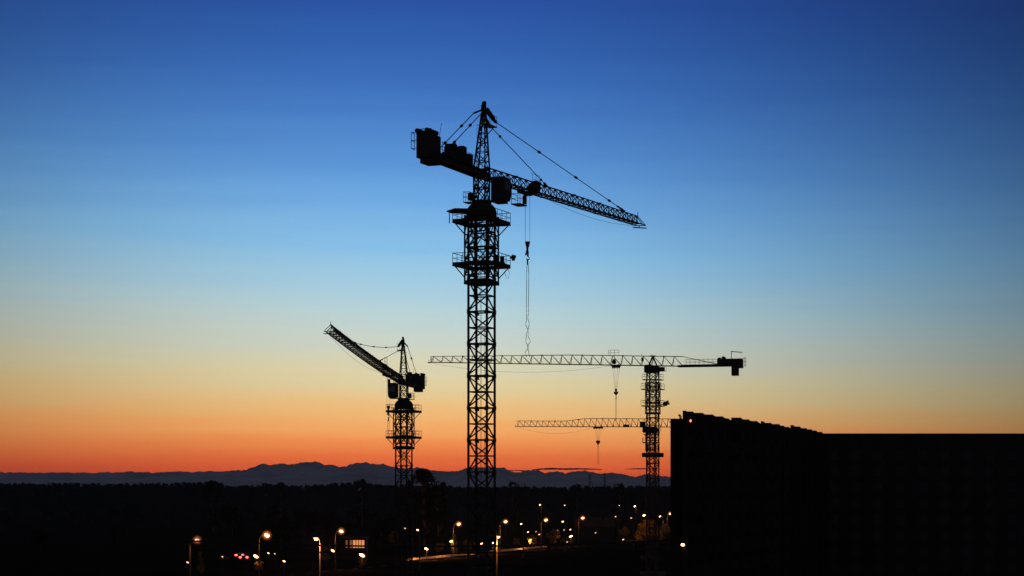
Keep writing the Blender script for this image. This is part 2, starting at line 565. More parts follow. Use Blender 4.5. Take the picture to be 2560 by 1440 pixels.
def hammerhead(X, D, zJ, th, ang, label, e0, curv, L, s_long, trolley, rope_len, sling, group, hook=True, extras=False, heavy=1.0):
    root = empty('tower_crane', (X, D, 0), label, 'tower crane', group)
    u = V((math.cos(ang), math.sin(ang), 0))
    v = V((u.y, -u.x, 0))
    T = lambda s, r, z: u * s + v * r + V((0, 0, z))
    zt = zJ - 3.9                                   # underside of the slewing ring
    side = 2.0
    mp = mast_mesh(side, th, 0.0, zt).build('mast', STEEL, root)
    ladder_mesh(side, th, 0.3, zt - .4).build('ladder', STEEL, mp)
    MB().box((0, 0, .4), (5, 5, .8)).build('base_block', CONC, root)
    cg = cage_mesh(2.56, th, zJ - 10.8, zt, side).build('climbing_frame', STEEL, root)
    hb = MB()
    c = rot_corner(2.3, th, 0)
    hb.tube([c + V((0, 0, zJ - 12.1)), c + V((0, 0, zJ - 10.6))], .2, 8)
    hb.bar(c * .8 + V((0, 0, zJ - 12.0)), c * 1.05 + V((0, 0, zJ - 11.3)), .3)
    hb.bar(rot_corner(2.3, th, 3) + V((0, 0, zJ - 10.6)), rot_corner(3.1, th, 0) + V((0, 0, zJ - 10.6)), .26, .34)
    hb.build('jacking_cylinder', STEEL, cg)
    platform(root, th, 2.2, 1.32, zJ - 4.55)
    p2 = platform(root, th, 2.2, 1.32, zJ - 8.85)
    d = V((math.cos(th), math.sin(th), 0))
    e = V((-d.y, d.x, 0))
    if extras:
        # gear left on the working platforms
        far = d * 1.75 + e * 1.0
        near = V((2.75, 0.9, 0))
        pb = MB()
        right = max([d * a * 1.8 + e * b * 1.8 for a in (-1, 1) for b in (-1, 1)], key=lambda q: q.x)
        left = min([d * a * 1.8 + e * b * 1.8 for a in (-1, 1) for b in (-1, 1)], key=lambda q: q.x)
        z2 = zJ - 8.8
        pb.box(right * .62 + V((0, 0, z2 + .55)), (.55, .5, 1.05), d, e, .05)
        pb.tube([right * .88 + V((0, 0, z2 + .05)), right * .88 + V((0, 0, z2 + .95))], .2, 10)
        pb.tube([right * .75 + V((0, 0, z2 + .2)), right * .97 + V((0, 0, z2 + .2))], .22, 10)
        pb.build('hydraulic_unit', STEEL, p2)
        fl = MB()
        q = right * 1.22 + V((0, 0, z2 + .85))
        fl.bar(q - V((0, 0, .85)), q, .06)
        fl.bar(q, q + V((.22, -.1, .08)), .22)
        fl.prism([(q.x + .15, q.y - .3), (q.x + .3, q.y - .3), (q.x + .3, q.y + .2), (q.x + .15, q.y + .2)], q.z - .28, q.z + .3)
        fl.bar(q + V((.28, 0, -.25)), q + V((.48, 0, .25)), .3)
        fl.build('floodlight', STEEL, p2)
        lp = MB()
        q = right * 1.12 + V((0, 0, z2 - .1))
        lp.tube([q + V((-.28, 0, 0)), q + V((-.32, 0, -.6)), q + V((-.16, 0, -1.05)), q + V((.05, 0, -1.15)), q + V((.14, 0, -.6)), q + V((.02, 0, -.2)), q + V((0, 0, 0))], .022, 5)
        lp.build('rope_loop', ROPE, p2)
        aw = MB()
        q = left * 1.16 + V((0, 0, zJ - 4.5))
        # canvas-topped store on the upper platform
        aw.add([q + V((-.75, -.1, .95)), q + V((.1, -.6, 1.15)), q + V((1.45, -.4, 1.15)), q + V((1.45, .5, 1.15)), q + V((-.2, .3, .95)),
                q + V((-.75, -.1, .85)), q + V((.1, -.6, .72)), q + V((1.45, -.4, .72)), q + V((1.45, .5, .72)), q + V((-.2, .3, .72))],
               [(0, 1, 2, 3, 4), (9, 8, 7, 6, 5), (0, 5, 6, 1), (1, 6, 7, 2), (2, 7, 8, 3), (3, 8, 9, 4), (4, 9, 5, 0)])
        aw.bar(q + V((-.45, -.1, .8)), q + V((-.45, -.1, -.3)), .09)
        aw.build('awning', STEEL, cg)
    # slewing ring
    sl = MB()
    sq = [rot_corner(2.62, th, k) for k in range(4)]
    octo = []
    for k in range(4):
        a, b = sq[k], sq[(k + 1) % 4]
        octo += [a.lerp(b, .2), a.lerp(b, .8)]
    sl.prism([(p.x, p.y) for p in octo], zt - .25, zt + .42)
    sl.prism([(p.x, p.y) for p in octo], zt + .422, zt + .75, .93)
    sl.prism([(p.x * .93, p.y * .93) for p in octo], zt + .752, zt + 1.12, .80)
    sl.tube([(0, 0, zt + 1.1), (0, 0, zt + 1.5)], 1.0, 20)
    sl.build('slewing_ring', STEEL, root)
    # turret between slewing ring and jib
    tb = MB()
    h = .6
    zc0, zc1 = zt + 1.4, zJ + .15
    cs = [(-h, -h), (h, -h), (h, h), (-h, h)]
    for k in range(4):
        a, b = cs[k], cs[(k + 1) % 4]
        tb.bar(T(*a, zc0), T(*a, zc1 + .9), .17)
        zm = (zc0 + zc1) / 2
        tb.bar(T(*a, zc0 + .1), T(*b, zm + .1), .09)
        tb.bar(T(*b, zc0 + .1), T(*a, zm + .1), .09)
        tb.bar(T(*a, zm), T(*b, zc1 - .1), .09)
        tb.bar(T(*b, zm), T(*a, zc1 - .1), .09)
        for z in (zc0 + .12, zm + .05, zc1, zc1 + .55):
            tb.bar(T(*a, z), T(*b, z), .12)
    tb.box(T(0, 0, zJ + .2), (1.7, 1.35, .5), u, v)
    tb.box(T(-.3, -1.0, zc0 + .55), (.7, .4, .8), u, v, .04)
    tb.build('turret', STEEL, root)
    # little service platform on the turret
    sp = MB()
    zp = zc0 - .05
    sp.box(T(-.2, -1.25, zp), (1.2, .8, .08), u, v)
    for a, b in ((-.8, -1.65), (.4, -1.65), (-.8, -.9), (.4, -.9), (-.2, -1.65)):
        sp.bar(T(a, b, zp), T(a, b, zp + 1.05), .045)
    for zz in (.55, 1.05):
        sp.bar(T(-.8, -1.65, zp + zz), T(.4, -1.65, zp + zz), .04)
        sp.bar(T(-.8, -1.65, zp + zz), T(-.8, -.9, zp + zz), .04)
        sp.bar(T(.4, -1.65, zp + zz), T(.4, -.9, zp + zz), .04)
    sp.build('service_platform', STEEL, root)
    # tower head
    hd = MB()
    zb, zh = zJ + .6, zJ + 6.35
    hb_, ht = .62, .17
    off = .55
    nlev = 6
    ring = []
    for i in range(nlev + 1):
        t = i / nlev
        hh = hb_ + (ht - hb_) * t
        ring.append([(hh * a + off * t, hh * b, zb + (zh - zb) * t) for a, b in ((-1, -1), (1, -1), (1, 1), (-1, 1))])
    for k in range(4):
        hd.bar(T(*ring[0][k]), T(*ring[-1][k]), .13)
        for i in range(nlev):
            a, b = ring[i][k], ring[i][(k + 1) % 4]
            a2, b2 = ring[i + 1][k], ring[i + 1][(k + 1) % 4]
            hd.bar(T(*a2), T(*b2), .07)
            if i % 2 == k % 2:
                hd.bar(T(*a), T(*b2), .065)
            else:
                hd.bar(T(*b), T(*a2), .065)
    for i in range(14):
        t = i / 14
        hh = hb_ + (ht - hb_) * t
        z = zb + (zh - zb) * t
        hd.bar(T(off * t - hh * .2, -hh, z), T(off * t + hh * .2, -hh, z), .03)
    hd.box(T(off, 0, zh + .45), (.5, .42, 1.0), u, v, .05)
    hd.bar(T(off - .2, 0, zh + .6), T(off + .1, 0, zh + 1.25), .3)
    hd.tube([T(off + .25, -.1, zh + 1.15), T(off + .25, .1, zh + 1.15)], .24, 10)
    hd.bar(T(off - 1.5, -.45, zh - .1), T(off, -.1, zh + .5), .16)
    hd.bar(T(off - 1.5, .45, zh - .1), T(off, .1, zh + .5), .16)
    hd.bar(T(off, .12, zh + .5), T(2.9, .3, zh - .35), .26)
    hd.bar(T(off, -.12, zh + .2), T(2.6, -.2, zh - .75), .22)
    hd.bar(T(off + .7, .1, zh + .75), T(off + 2.0, .35, zh - .1), .18)
    # head platform
    hd.box(T(off + 1.35, .1, zh - .95), (1.9, .85, .09), u, v)
    hd.bar(T(off + 2.3, .1, zh - .95), T(off + .3, 0, zh - 2.3), .07)
    for s in (off + .7, off + 2.25):
        for r in (-.3, .5):
            hd.bar(T(s, r, zh - .95), T(s, r, zh + .1), .04)
    hd.bar(T(off + .7, .5, zh + .1), T(off + 2.25, .5, zh + .1), .04)
    hd.bar(T(off - .9, -.35, zb + 3.2), T(off - .9, -.35, zb + 4.6), .035)
    hd.bar(T(off - .9, -.35, zb + 4.6), T(off, -.25, zb + 4.6), .035)
    hd.bar(T(off - .9, -.35, zb + 3.2), T(off - .3, -.35, zb + 3.2), .035)
    hd.build('tower_head', STEEL, root)
    # jib: one top chord, two bottom chords
    J = lambda s: zJ + s * math.tan(e0) + curv * s * s
    W, H = 0.62, 1.12
    pan = 1.77
    jb = MB()
    npan = int((L - 1.2) / pan)
    s0 = .7
    for i in range(npan):
        a, b = s0 + i * pan, s0 + (i + 1) * pan
        m_ = (a + b) / 2
        taper = 1.0 if i < npan * .6 else 1.0 - .10 * (i - npan * .6) / (npan * .4)
        h_ = H * taper
        cw = (.145 if i < npan * .5 else .13) * heavy
        jb.bar(T(a, 0, J(a) + h_), T(b, 0, J(b) + h_), cw)
        for r in (-W, W):
            jb.bar(T(a, r, J(a)), T(b, r, J(b)), cw)
            jb.bar(T(a, r, J(a)), T(m_, 0, J(m_) + h_), .085 * heavy)
            jb.bar(T(m_, 0, J(m_) + h_), T(b, r, J(b)), .085 * heavy)
        jb.bar(T(a, -W, J(a)), T(a, W, J(a)), .085 * heavy)
        jb.bar(T(a, -W, J(a)), T(m_, W, J(m_)), .08 * heavy)
        jb.bar(T(m_, W, J(m_)), T(b, -W, J(b)), .08 * heavy)
        if i % 5 == 4:
            jb.bar(T(b, 0, J(b) + h_ - .12), T(b, 0, J(b) + h_ + .12), .3, .2)
            for r in (-W, W):
                jb.bar(T(b - .15, r, J(b)), T(b + .15, r, J(b)), .18)
    se = s0 + npan * pan
    h_ = H * .9
    jb.bar(T(se, 0, J(se) + h_ - .2), T(se, 0, J(se) + h_ + .5), .07)
    for r in (-W, W):
        jb.bar(T(se, 0, J(se) + h_), T(se + 1.1, r, J(se + 1.1)), .07)
        jb.bar(T(se, r, J(se)), T(se + 1.1, r, J(se)), .09)
    jb.bar(T(se + 1.1, -W - .1, J(se)), T(se + 1.1, W + .1, J(se)), .1)
    jb.bar(T(se + .2, -.7, J(se) - .3), T(se + 1.3, .7, J(se) - .32), .12)
    jb.bar(T(se + .6, 0, J(se)), T(se + .6, 0, J(se) - .3), .1)
    jib = jb.build('jib', STEEL, root)
    # trolley winch inside the jib with its rail
    tw = MB()
    sw = trolley + 2.4
    tw.tube([T(sw, -.45, J(sw) + .62), T(sw, .45, J(sw) + .62)], .38, 12)
    tw.box(T(sw - .7, 0, J(sw) + .62), (1.1, .8, .62), u, v, .08)
    tw.box(T(sw + .1, .1, J(sw) + 1.12), (1.5, .6, .35), u, v, .1)
    for s in (sw - .2, sw + .9, sw + 2.0):
        tw.bar(T(s, -.3, J(s) + 1.0), T(s, -.3, J(s) + 2.1), .035)
    tw.bar(T(sw - .6, -.3, J(sw) + 2.1), T(sw + 2.0, -.3, J(sw + 2) + 2.1), .035)
    tw.bar(T(sw - .2, -.3, J(sw) + 1.55), T(sw + 2.0, -.3, J(sw + 2) + 1.55), .03)
    tw.build('trolley_winch', STEEL, jib)
    # tie bars
    zA = zh - .35
    for nm, p, q, w, kn in (('jib_tie_bar', T(2.9, .3, zA), T(s_long, 0, J(s_long) + H), .09, (.0, .30, .58, .86, .97)),
                            ('jib_tie_bar', T(2.6, -.2, zA - .4), T(18.7, 0, J(18.7) + H), .09, (.0, .17, .88, .95))):
        tb2 = MB()
        sag = .012 * (q - p).length if s_long < 40 and nm == 'jib_tie_bar' and p.z == zA else .0
        pts = [p.lerp(q, t) - V((0, 0, sag * 4 * t * (1 - t))) for t in np.linspace(0, 1, 13)]
        tb2.tube(pts, w / 2, 6)
        for t in kn:
            a = p.lerp(q, max(0, t - .008)) - V((0, 0, sag * 4 * t * (1 - t)))
            b = p.lerp(q, min(1, t + .008)) - V((0, 0, sag * 4 * t * (1 - t)))
            tb2.bar(a, b, .2)
        tb2.bar(p.lerp(q, .93 if s_long > 40 else .96), q, .15)
        tb2.build(nm, STEEL, root)
    for r in (-.5, .5):
        p, q = T(off - 1.5, r * .9, zh - .1), T(-10.0, r, zJ + 1.0)
        tb2 = MB()
        tb2.tube([p, q], .045, 6)
        for t in (.34, .78):
            tb2.bar(p.lerp(q, t - .02), p.lerp(q, t + .02), .2)
        tb2.build('counter_tie_bar', STEEL, root)
    # counter-jib
    cj = MB()
    for r in (-.6, .6):
        cj.bar(T(-.6, r, zJ + .15), T(-14.2, r, zJ + .15), .16, .5)
        cj.bar(T(-10.0, r * .83, zJ + .3), T(-10.0, r * .83, zJ + 1.05), .12)
    for s in np.arange(-1.2, -14, -1.15):
        cj.bar(T(s, -.6, zJ + .05), T(s, .6, zJ + .05), .09)
    cj.box(T(-7.2, 0, zJ + .44), (13.0, 1.7, .07), u, v)
    for s in np.arange(-2.0, -10, -2.0):
        cj.bar(T(s, -.85, zJ + .35), T(s, -.6, zJ - .05), .07)
    co = cj.build('counter_jib', STEEL, root)
    rl = MB()
    for r in (-.85, .85):
        for zz in (.62, 1.1):
            rl.bar(T(-1.9, r, zJ + .45 + zz), T(-11.9, r, zJ + .45 + zz), .035)
        for s in np.arange(-1.9, -12, -1.4):
            rl.bar(T(s, r, zJ + .45), T(s, r, zJ + 1.55), .04)
    for s in (-14.35, -15.05):
        for r in (-.85, .85):
            rl.bar(T(s, r, zJ + .5), T(s, r, zJ + 2.0), .05)
    for zz in (.5, 1.25, 2.0):
        rl.bar(T(-15.05, -.85, zJ + zz), T(-15.05, .85, zJ + zz), .05)
        for r in (-.85, .85):
            rl.bar(T(-14.2, r, zJ + zz), T(-15.05, r, zJ + zz), .05)
    rl.build('railing', STEEL, co)
    ma = MB()
    ma.tube([T(-7.6, -.5, zJ + 1.5), T(-7.6, .45, zJ + 1.5)], .62, 14)
    ma.box(T(-7.6, 0, zJ + .9), (1.3, .9, .9), u, v, .08)
    ma.box(T(-8.7, .1, zJ + .8), (.9, 1.0, .65), u, v, .08)
    ma.box(T(-6.7, 0, zJ + .75), (.9, 1.0, .55), u, v, .06)
    ma.build('hoist_winch', STEEL, co)
    ma = MB()
    ma.box(T(-5.1, .05, zJ + 1.36), (.9, .7, 1.78), u, v, .08)
    ma.box(T(-3.5, 0, zJ + 1.1), (.95, .75, 1.25), u, v, .05)
    ma.box(T(-4.3, 0, zJ + .6), (1.6, .6, .25), u, v)
    ma.build('switch_cabinet', STEEL, co)
    cw = MB()
    for k in range(5):
        s = -12.15 - k * .42
        cw.box(T(s, 0, zJ + .9), (.40, 1.62, 2.2), u, v, .03)
    cw.box(T(-12.9, .14, zJ - .45), (1.9, 1.3, .5), u, v, .03)
    for r in (-.62, .38):
        cw.tube([T(-14.3, r, zJ + 2.3), T(-12.2, r + .1, zJ + 2.3)], .23, 10)
    cw.bar(T(-14.0, -.8, zJ + 2.47), T(-14.0, .75, zJ + 2.47), .06)
    for s in (-14.0, -12.6):
        cw.box(T(s, -.1, zJ + 2.06), (.2, 1.4, .12), u, v)
    cw.build('counterweight', CONC, co)
    an = MB()
    an.tube([T(-11.9, .6, zJ + 1.9), T(-11.9, .85, zJ + 3.3)], .022, 5)
    an.build('antenna', ROPE, co)
    ant = MB()
    ant.tube([T(-9.8, .3, zJ + 1.9), T(-5.0, .1, zJ + 1.75), T(0, 0, zJ + 1.7)], .018, 5)
    ant.build('cable', ROPE, co)
    # cab
    cb = MB()
    prof = [(0.55, zJ - 2.25), (0.55, zJ + .05), (2.35, zJ + .05), (2.62, zJ - .15), (2.76, zJ - .7), (2.76, zJ - 1.45), (2.55, zJ - 2.05), (2.2, zJ - 2.3), (1.0, zJ - 2.3)]
    r0, r1 = .78, 2.12
    n_ = len(prof)
    vs = [T(s, r0, z) for s, z in prof] + [T(s, r1, z) for s, z in prof]
    cb.add(vs, [tuple(range(n_ - 1, -1, -1)), tuple(range(n_, 2 * n_))] + [(i, (i + 1) % n_, n_ + (i + 1) % n_, n_ + i) for i in range(n_)])
    cb.box(T(1.3, 1.4, zJ - 2.42), (1.9, 1.1, .16), u, v)
    cb.bar(T(.5, .7, zJ - .1), T(.0, .5, zJ + .3), .14)
    cb.bar(T(.6, .8, zJ - 2.35), T(.2, .5, zJ - 2.45), .2)
    cab = cb.build('operator_cab', CABM, root)
    wn = MB()
    wn.add([T(2.775, r0 + .12, zJ - .7), T(2.775, r1 - .12, zJ - .7), T(2.775, r1 - .12, zJ - 1.42), T(2.775, r0 + .12, zJ - 1.42)], [(0, 1, 2, 3)])
    wn.add([T(2.77, r0 + .12, zJ - 1.5), T(2.77, r1 - .12, zJ - 1.5), T(2.575, r1 - .12, zJ - 2.04), T(2.575, r0 + .12, zJ - 2.04)], [(0, 1, 2, 3)])
    wn.add([T(.9, r1 + .012, zJ - .3), T(2.3, r1 + .012, zJ - .3), T(2.5, r1 + .012, zJ - 1.2), T(.9, r1 + .012, zJ - 1.2)], [(0, 1, 2, 3)])
    wn.build('window', GLASS, cab)
    # trolley, ropes, hook
    s = trolley
    tr = MB()
    for r in (-.72, .72):
        tr.box(T(s, r, J(s) - .05), (2.2, .1, .4), u, v)
        for ds in (-.8, .8):
            tr.tube([T(s + ds, r - .08, J(s) + .08), T(s + ds, r + .08, J(s) + .08)], .16, 10)
    tr.box(T(s, 0, J(s) - .22), (2.0, 1.4, .14), u, v)
    tr.box(T(s + .1, 0, J(s) - .35), (1.1, .7, .24), u, v, .05)
    # hanging work basket
    for ds, r in ((-3.2, -.55), (-1.4, -.55), (-3.2, .4), (-1.4, .4)):
        tr.bar(T(s + ds, r, J(s) - 1.75), T(s + ds, r, J(s) - .1), .06)
    for zz in (-1.2, -.7):
        tr.bar(T(s - 3.2, -.55, J(s) + zz), T(s - 1.4, -.55, J(s) + zz), .05)
        tr.bar(T(s - 3.2, .4, J(s) + zz), T(s - 1.4, .4, J(s) + zz), .05)
        tr.bar(T(s - 3.2, -.55, J(s) + zz), T(s - 3.2, .4, J(s) + zz), .05)
    tr.box(T(s - 2.3, -.07, J(s) - 1.78), (2.0, 1.05, .1), u, v)
    tr.box(T(s - 1.5, .25, J(s) - 1.15), (.45, .35, .9), u, v, .04)
    tr.bar(T(s - 3.2, -.5, J(s) - .1), T(s - .9, -.5, J(s) - .1), .1)
    tr.build('trolley', STEEL, root)
    zhk = J(s) - rope_len
    rp = MB()
    # hoist ropes hang in the plane of the hook block
    hw = .235
    for r in (-hw, hw):
        rp.tube([V((u.x * s + r, u.y * s, J(s) - .3)), V((u.x * s + r, u.y * s, zhk))], .02, 5)
    rp.tube([T(t, .45, J(t) - .05 - (.95 * 4 * ((t - s - 1) / (L - s - 1)) * (1 - (t - s - 1) / (L - s - 1)))) for t in np.linspace(s + 1, L - .5, 14)], .018, 5)
    rp.build('hoist_rope', ROPE, root)
    hk = MB()
    c = V((u.x * s, u.y * s, zhk))
    hk.prism([(c.x - .28, c.y - .15), (c.x + .28, c.y - .15), (c.x + .28, c.y + .15), (c.x - .28, c.y + .15)], zhk, zhk - .62, .55)
    hk.box(c + V((-.02, 0, -.85)), (.24, .22, .5), bev=.03)
    hk.bar(c + V((-.05, 0, -.9)), c + V((-.2, 0, -1.45)), .16)
    hk.box(c + V((.03, 0, -1.3)), (.2, .18, .6), bev=.04)
    hk.tube([c + V((.03 + .16 * math.cos(t), 0, -1.78 + .16 * math.sin(t))) for t in np.linspace(PI * .5, -PI * .95, 9)], .05, 6)
    hb2 = hk.build('hook_block', STEEL, root)
    if sling:
        sg = MB()
        z0 = zhk - 1.95
        for k, sgn in ((0, -1), (1, 1)):
            pts = []
            for t in np.linspace(0, 1, 46):
                z = z0 - sling * t
                wav = 0 if t < .52 else (.05 + .2 * (t - .52)) * (math.sin((t - .52) * 38 + k * 2.4) + .6 * math.sin((t - .5) * 67 + k * 4.1)) * (.7 if t < .7 else 1.0)
                pts.append((c.x + sgn * (.03 + .08 * min(1, t * 8)) + wav + .02 * math.sin(t * 9), c.y, z))
            sg.tube(pts, .03, 5)
        sg.bar((c.x, c.y, z0 + .1), (c.x, c.y, z0 - .5), .16)
        sg.build('sling', ROPE, hb2)
    return root


TH = math.radians(-22.4) + PI / 2     # masts are set slightly askew to the view
tanpx = lambda y, D: EYE + (HOR - y) / FPX * D
GRP = 'tower cranes on the building site'
hammerhead(wx(1204, 200), 200, 49.3, TH, math.atan2(48.1, 19.1), 'tallest black tower crane in the centre with a hook hanging on a long sling',
           math.radians(1.65), 0.0, 51.6, 45.2, 12.7, 5.35, 10.3, GRP, extras=True, heavy=0.86)
hammerhead(wx(1009.5, 330), 330, 35.5, TH, math.atan2(-51.0, -7.75), 'smaller black tower crane with its jib sweeping up to the left',
           math.radians(4.0), 0.00045, 51.5, 36.0, 12.0, 5.0, 3.2, GRP, heavy=1.12)


def flat_top(X, D, zJ, th, ang, label, incl, L, hfun, pan, taper_back, trolley, rope_len, line, cage, plats, collar, back, group, hookstyle):
    root = empty('tower_crane', (X, D, 0), label, 'tower crane', group)
    SM = STEEL_FAR
    u = V((math.cos(ang), math.sin(ang), 0))
    v = V((u.y, -u.x, 0))
    T = lambda s, r, z: u * s + v * r + V((0, 0, z))
    ztop = zJ - 1.3
    mp = mast_mesh(2.0, th, 0.0, ztop, .26, .13).build('mast', SM, root)
    ladder_mesh(2.0, th, .3, ztop - .3).build('ladder', SM, mp)
    MB().box((0, 0, .4), (5, 5, .8)).build('base_block', CONC, root)
    cage_mesh(2.45, th, cage[0], cage[1], 2.0).build('climbing_frame', SM, root)
    for z, hs, rl in plats:
        platform(root, th, hs, 1.25, z, rl, SM, 2, False, thin=True)
    if collar:
        cb = MB()
        d = V((math.cos(th), math.sin(th), 0))
        e = V((-d.y, d.x, 0))
        for s in (-1, 1):
            cb.box(d * (s * 1.5) + V((0, 0, collar)), (.4, 3.5, .9), d, e, .05)
            cb.box(e * (s * 1.5) + V((0, 0, collar + .003)), (2.6, .4, .9), d, e, .05)
            cb.bar(V((s * 2.25, 0, collar)), V((s * 1.0, 0, collar)), 1.3, .85)
        cb.build('mast_collar', SM, root)
    sl = MB()
    sl.tube([(0, 0, zJ - 1.5), (0, 0, zJ - .9)], 1.35, 18)
    sl.box((0, 0, zJ - .45), (2.3, 2.3, .9), u, v, .1)
    sl.box(T(-1.6, .4, zJ - .75), (1.5, 1.6, .9), u, v, .08)
    for a in (-2.6, -1.2):
        for r in (-.5, 1.2):
            sl.bar(T(a, r, zJ - 1.15), T(a, r, zJ - .05), .06)
    sl.bar(T(-2.6, -.5, zJ - 1.15), T(-2.6, 1.2, zJ - 1.15), .07)
    sl.build('slewing_ring', SM, root)
    cb = MB()
    cb.box(T(1.3, 1.1, zJ - .55), (1.4, 1.2, 1.7), u, v, .15)
    cb.bar(T(.6, .9, zJ - .3), T(0, .6, zJ - .3), .2)
    cab = cb.build('operator_cab', CABM, root)
    wn = MB()
    wn.add([T(2.012, .65, zJ - .1), T(2.012, 1.55, zJ - .1), T(2.012, 1.55, zJ - 1.0), T(2.012, .65, zJ - 1.0)], [(0, 1, 2, 3)])
    wn.build('window', GLASS, cab)
    J = lambda s: zJ + s * math.tan(incl)
    W = .62
    jb = MB()
    ncnt = int((L + taper_back) / pan)
    ss = [-taper_back + i * pan for i in range(ncnt + 1)]
    for i in range(ncnt):
        a, b = ss[i], ss[i + 1]
        m_ = b - pan * .16
        ha, hb_, hm = hfun(a), hfun(b), hfun(m_)
        cw = .16 if a < L * .55 else .13
        prev = a - pan * .16
        jb.bar(T(max(prev, ss[0]), 0, J(max(prev, ss[0])) + hfun(prev)), T(m_, 0, J(m_) + hm), cw)
        for r in (-W, W):
            jb.bar(T(a, r, J(a)), T(b, r, J(b)), cw)
            jb.bar(T(a, r, J(a)), T(m_, 0, J(m_) + hm), .075)
            jb.bar(T(m_, 0, J(m_) + hm), T(b, r, J(b)), .085)
        jb.bar(T(a, -W, J(a)), T(b, W, J(b)), .06)
        jb.bar(T(b, -W, J(b)), T(b, W, J(b)), .06)
        if i % 4 == 1:
            jb.bar(T(m_, 0, J(m_) + hm - .2), T(m_, 0, J(m_) + hm + .14), .3)
    se = ss[-1]
    he = hfun(se)
    jb.bar(T(se - pan * .16, 0, J(se) + he), T(se + .25, 0, J(se) + he), .12)
    for r in (-W, W):
        jb.bar(T(se + .25, 0, J(se) + he), T(se + .15, r, J(se) - .05), .09)
        jb.bar(T(se, r, J(se)), T(se + .7, r, J(se) - .05), .1)
    jb.bar(T(se + .7, -W, J(se) - .05), T(se + .7, W, J(se) - .05), .2)
    jb.bar(T(se + .7, 0, J(se) - .05), T(se + .7, 0, J(se) + .55), .06)
    if back == 'full':
        # strut head over the slewing ring
        jb.bar(T(-.9, 0, J(0) - .1), T(0, 0, J(0) + hfun(0)), .28)
        jb.bar(T(.9, 0, J(0) - .1), T(0, 0, J(0) + hfun(0)), .28)
        jb.bar(T(0, 0, J(0) + hfun(0) - .1), T(0, 0, J(0) + hfun(0) + .15), 1.3, .3)
        jb.bar(T(2.4, 0, J(2) + hfun(2)), T(2.4, 0, J(2) + hfun(2) + .55), .07)
        jb.bar(T(.2, 0, J(0) + hfun(0)), T(.2, 0, J(0) + hfun(0) + .5), .07)
        jb.bar(T(2.2, 0, J(2) + .9), T(2.2, 0, J(2) + 1.7), .5)
    jib = jb.build('jib', SM, root)
    tw = MB()
    sw = trolley + .4
    if back == 'full':
        tw.tube([T(sw, -.35, J(sw) + .62), T(sw, .35, J(sw) + .62)], .42, 12)
        tw.box(T(sw, 0, J(sw) + 1.05), (.6, .5, .35), u, v, .05)
        hh = hfun(sw)
        tw.bar(T(sw - .15, -.3, J(sw) + .5), T(sw - .15, -.3, J(sw) + hh + .2), .08)
        for ds in (-1.5, -.55, .4, .75):
            tw.bar(T(sw + ds + .4, -.3, J(sw) + hh), T(sw + ds + .4, -.3, J(sw) + hh + 1.15), .06)
        for zz in (.6, 1.15):
            tw.bar(T(sw - 1.1, -.3, J(sw) + hh + zz), T(sw + 1.15, -.3, J(sw) + hh + zz), .06)
        tw.build('trolley_winch', SM, jib)
    else:
        tw.box(T(6.3, 0, J(6.3) + .3), (1.6, .7, .6), u, v, .1)
        tw.build('trolley_winch', SM, jib)
        tw = MB()
        tw.box(T(2.0, 0, J(2) + .6), (1.5, .9, 1.5), u, v, .1)
        tw.build('hoist_winch', SM, jib)
    if back == 'full':
        cj = MB()
        s1 = -18.9
        for r in (-.7, .7):
            cj.bar(T(-taper_back + 1, r, J(-5) - .05), T(s1, r, J(-5) - .05), .2, .42)
            cj.bar(T(-taper_back, 0, J(-taper_back) + hfun(-6)), T(-13.7, r, J(-5) + .25), .12)
        cj.box(T((-taper_back + s1) / 2, 0, J(-5) + .2), (-s1 - taper_back, 1.5, .06), u, v)
        for s in np.arange(-taper_back - .5, s1, -2):
            cj.bar(T(s, -.7, J(-5)), T(s, .7, J(-5)), .12)
        co = cj.build('counter_jib', SM, root)
        rl = MB()
        for r in (-.75, .75):
            for s in np.arange(-taper_back - .6, -13.5, -.95):
                rl.bar(T(s, r, J(-5) + .2), T(s, r, J(-5) + 1.35), .045)
            for zz in (.75, 1.3):
                rl.bar(T(-taper_back - .6, r, J(-5) + zz), T(-13.5, r, J(-5) + zz), .04)
        for s in (-18.95, -19.5):
            for r in (-.8, .8):
                rl.bar(T(s, r, J(-5) - .2), T(s, r, J(-5) + 1.5), .07)
        for zz in (-.2, .7, 1.5):
            rl.bar(T(-19.5, -.8, J(-5) + zz), T(-19.5, .8, J(-5) + zz), .07)
            rl.bar(T(-18.9, .8, J(-5) + zz), T(-19.5, .8, J(-5) + zz), .07)
        for s in (-taper_back - .6, -13.5, -18.95):
            rl.bar(T(s, -.8, J(-5) + .1), T(s, .8, J(-5) + .1), .06)
        rl.bar(T(-13.5, .75, J(-5) + .1), T(-18.95, .8, J(-5) + .1), .05)
        rl.build('railing', SM, co)
        hw = MB()
        hw.box(T(-16.3, 0, J(-5) + .78), (5.2, 1.45, 1.1), u, v, .08)
        hw.box(T(-18.3, 0, J(-5) + .3), (1.4, 1.7, 1.9), u, v, .08)
        hw.tube([T(-15.0, -.5, J(-5) + 1.45), T(-15.0, .5, J(-5) + 1.45)], .4, 12)
        hw.box(T(-14.1, 0, J(-5) + 1.4), (.6, .9, .4), u, v, .05)
        hw.build('hoist_winch', SM, co)
        cw = MB()
        for k in range(3):
            cw.box(T(-16.95 - k * .46, 0, J(-5) - 1.1), (.44, 1.6, 2.2), u, v, .04)
        cw.build('counterweight', CONC, co)
        jp = MB()
        jp.bar(T(-16.6, 0, J(-5) + 1.3), T(-16.6, 0, J(-5) + 2.9), .13)
        jp.bar(T(-16.5, 0, J(-5) + 2.85), T(-18.9, 0, J(-5) + 2.62), .16)
        jp.build('service_davit', SM, co)
        fl = MB()
        q = V((2.6, 0, zJ - 8.0))
        fl.box(q, (.9, .7, .9), bev=.15)
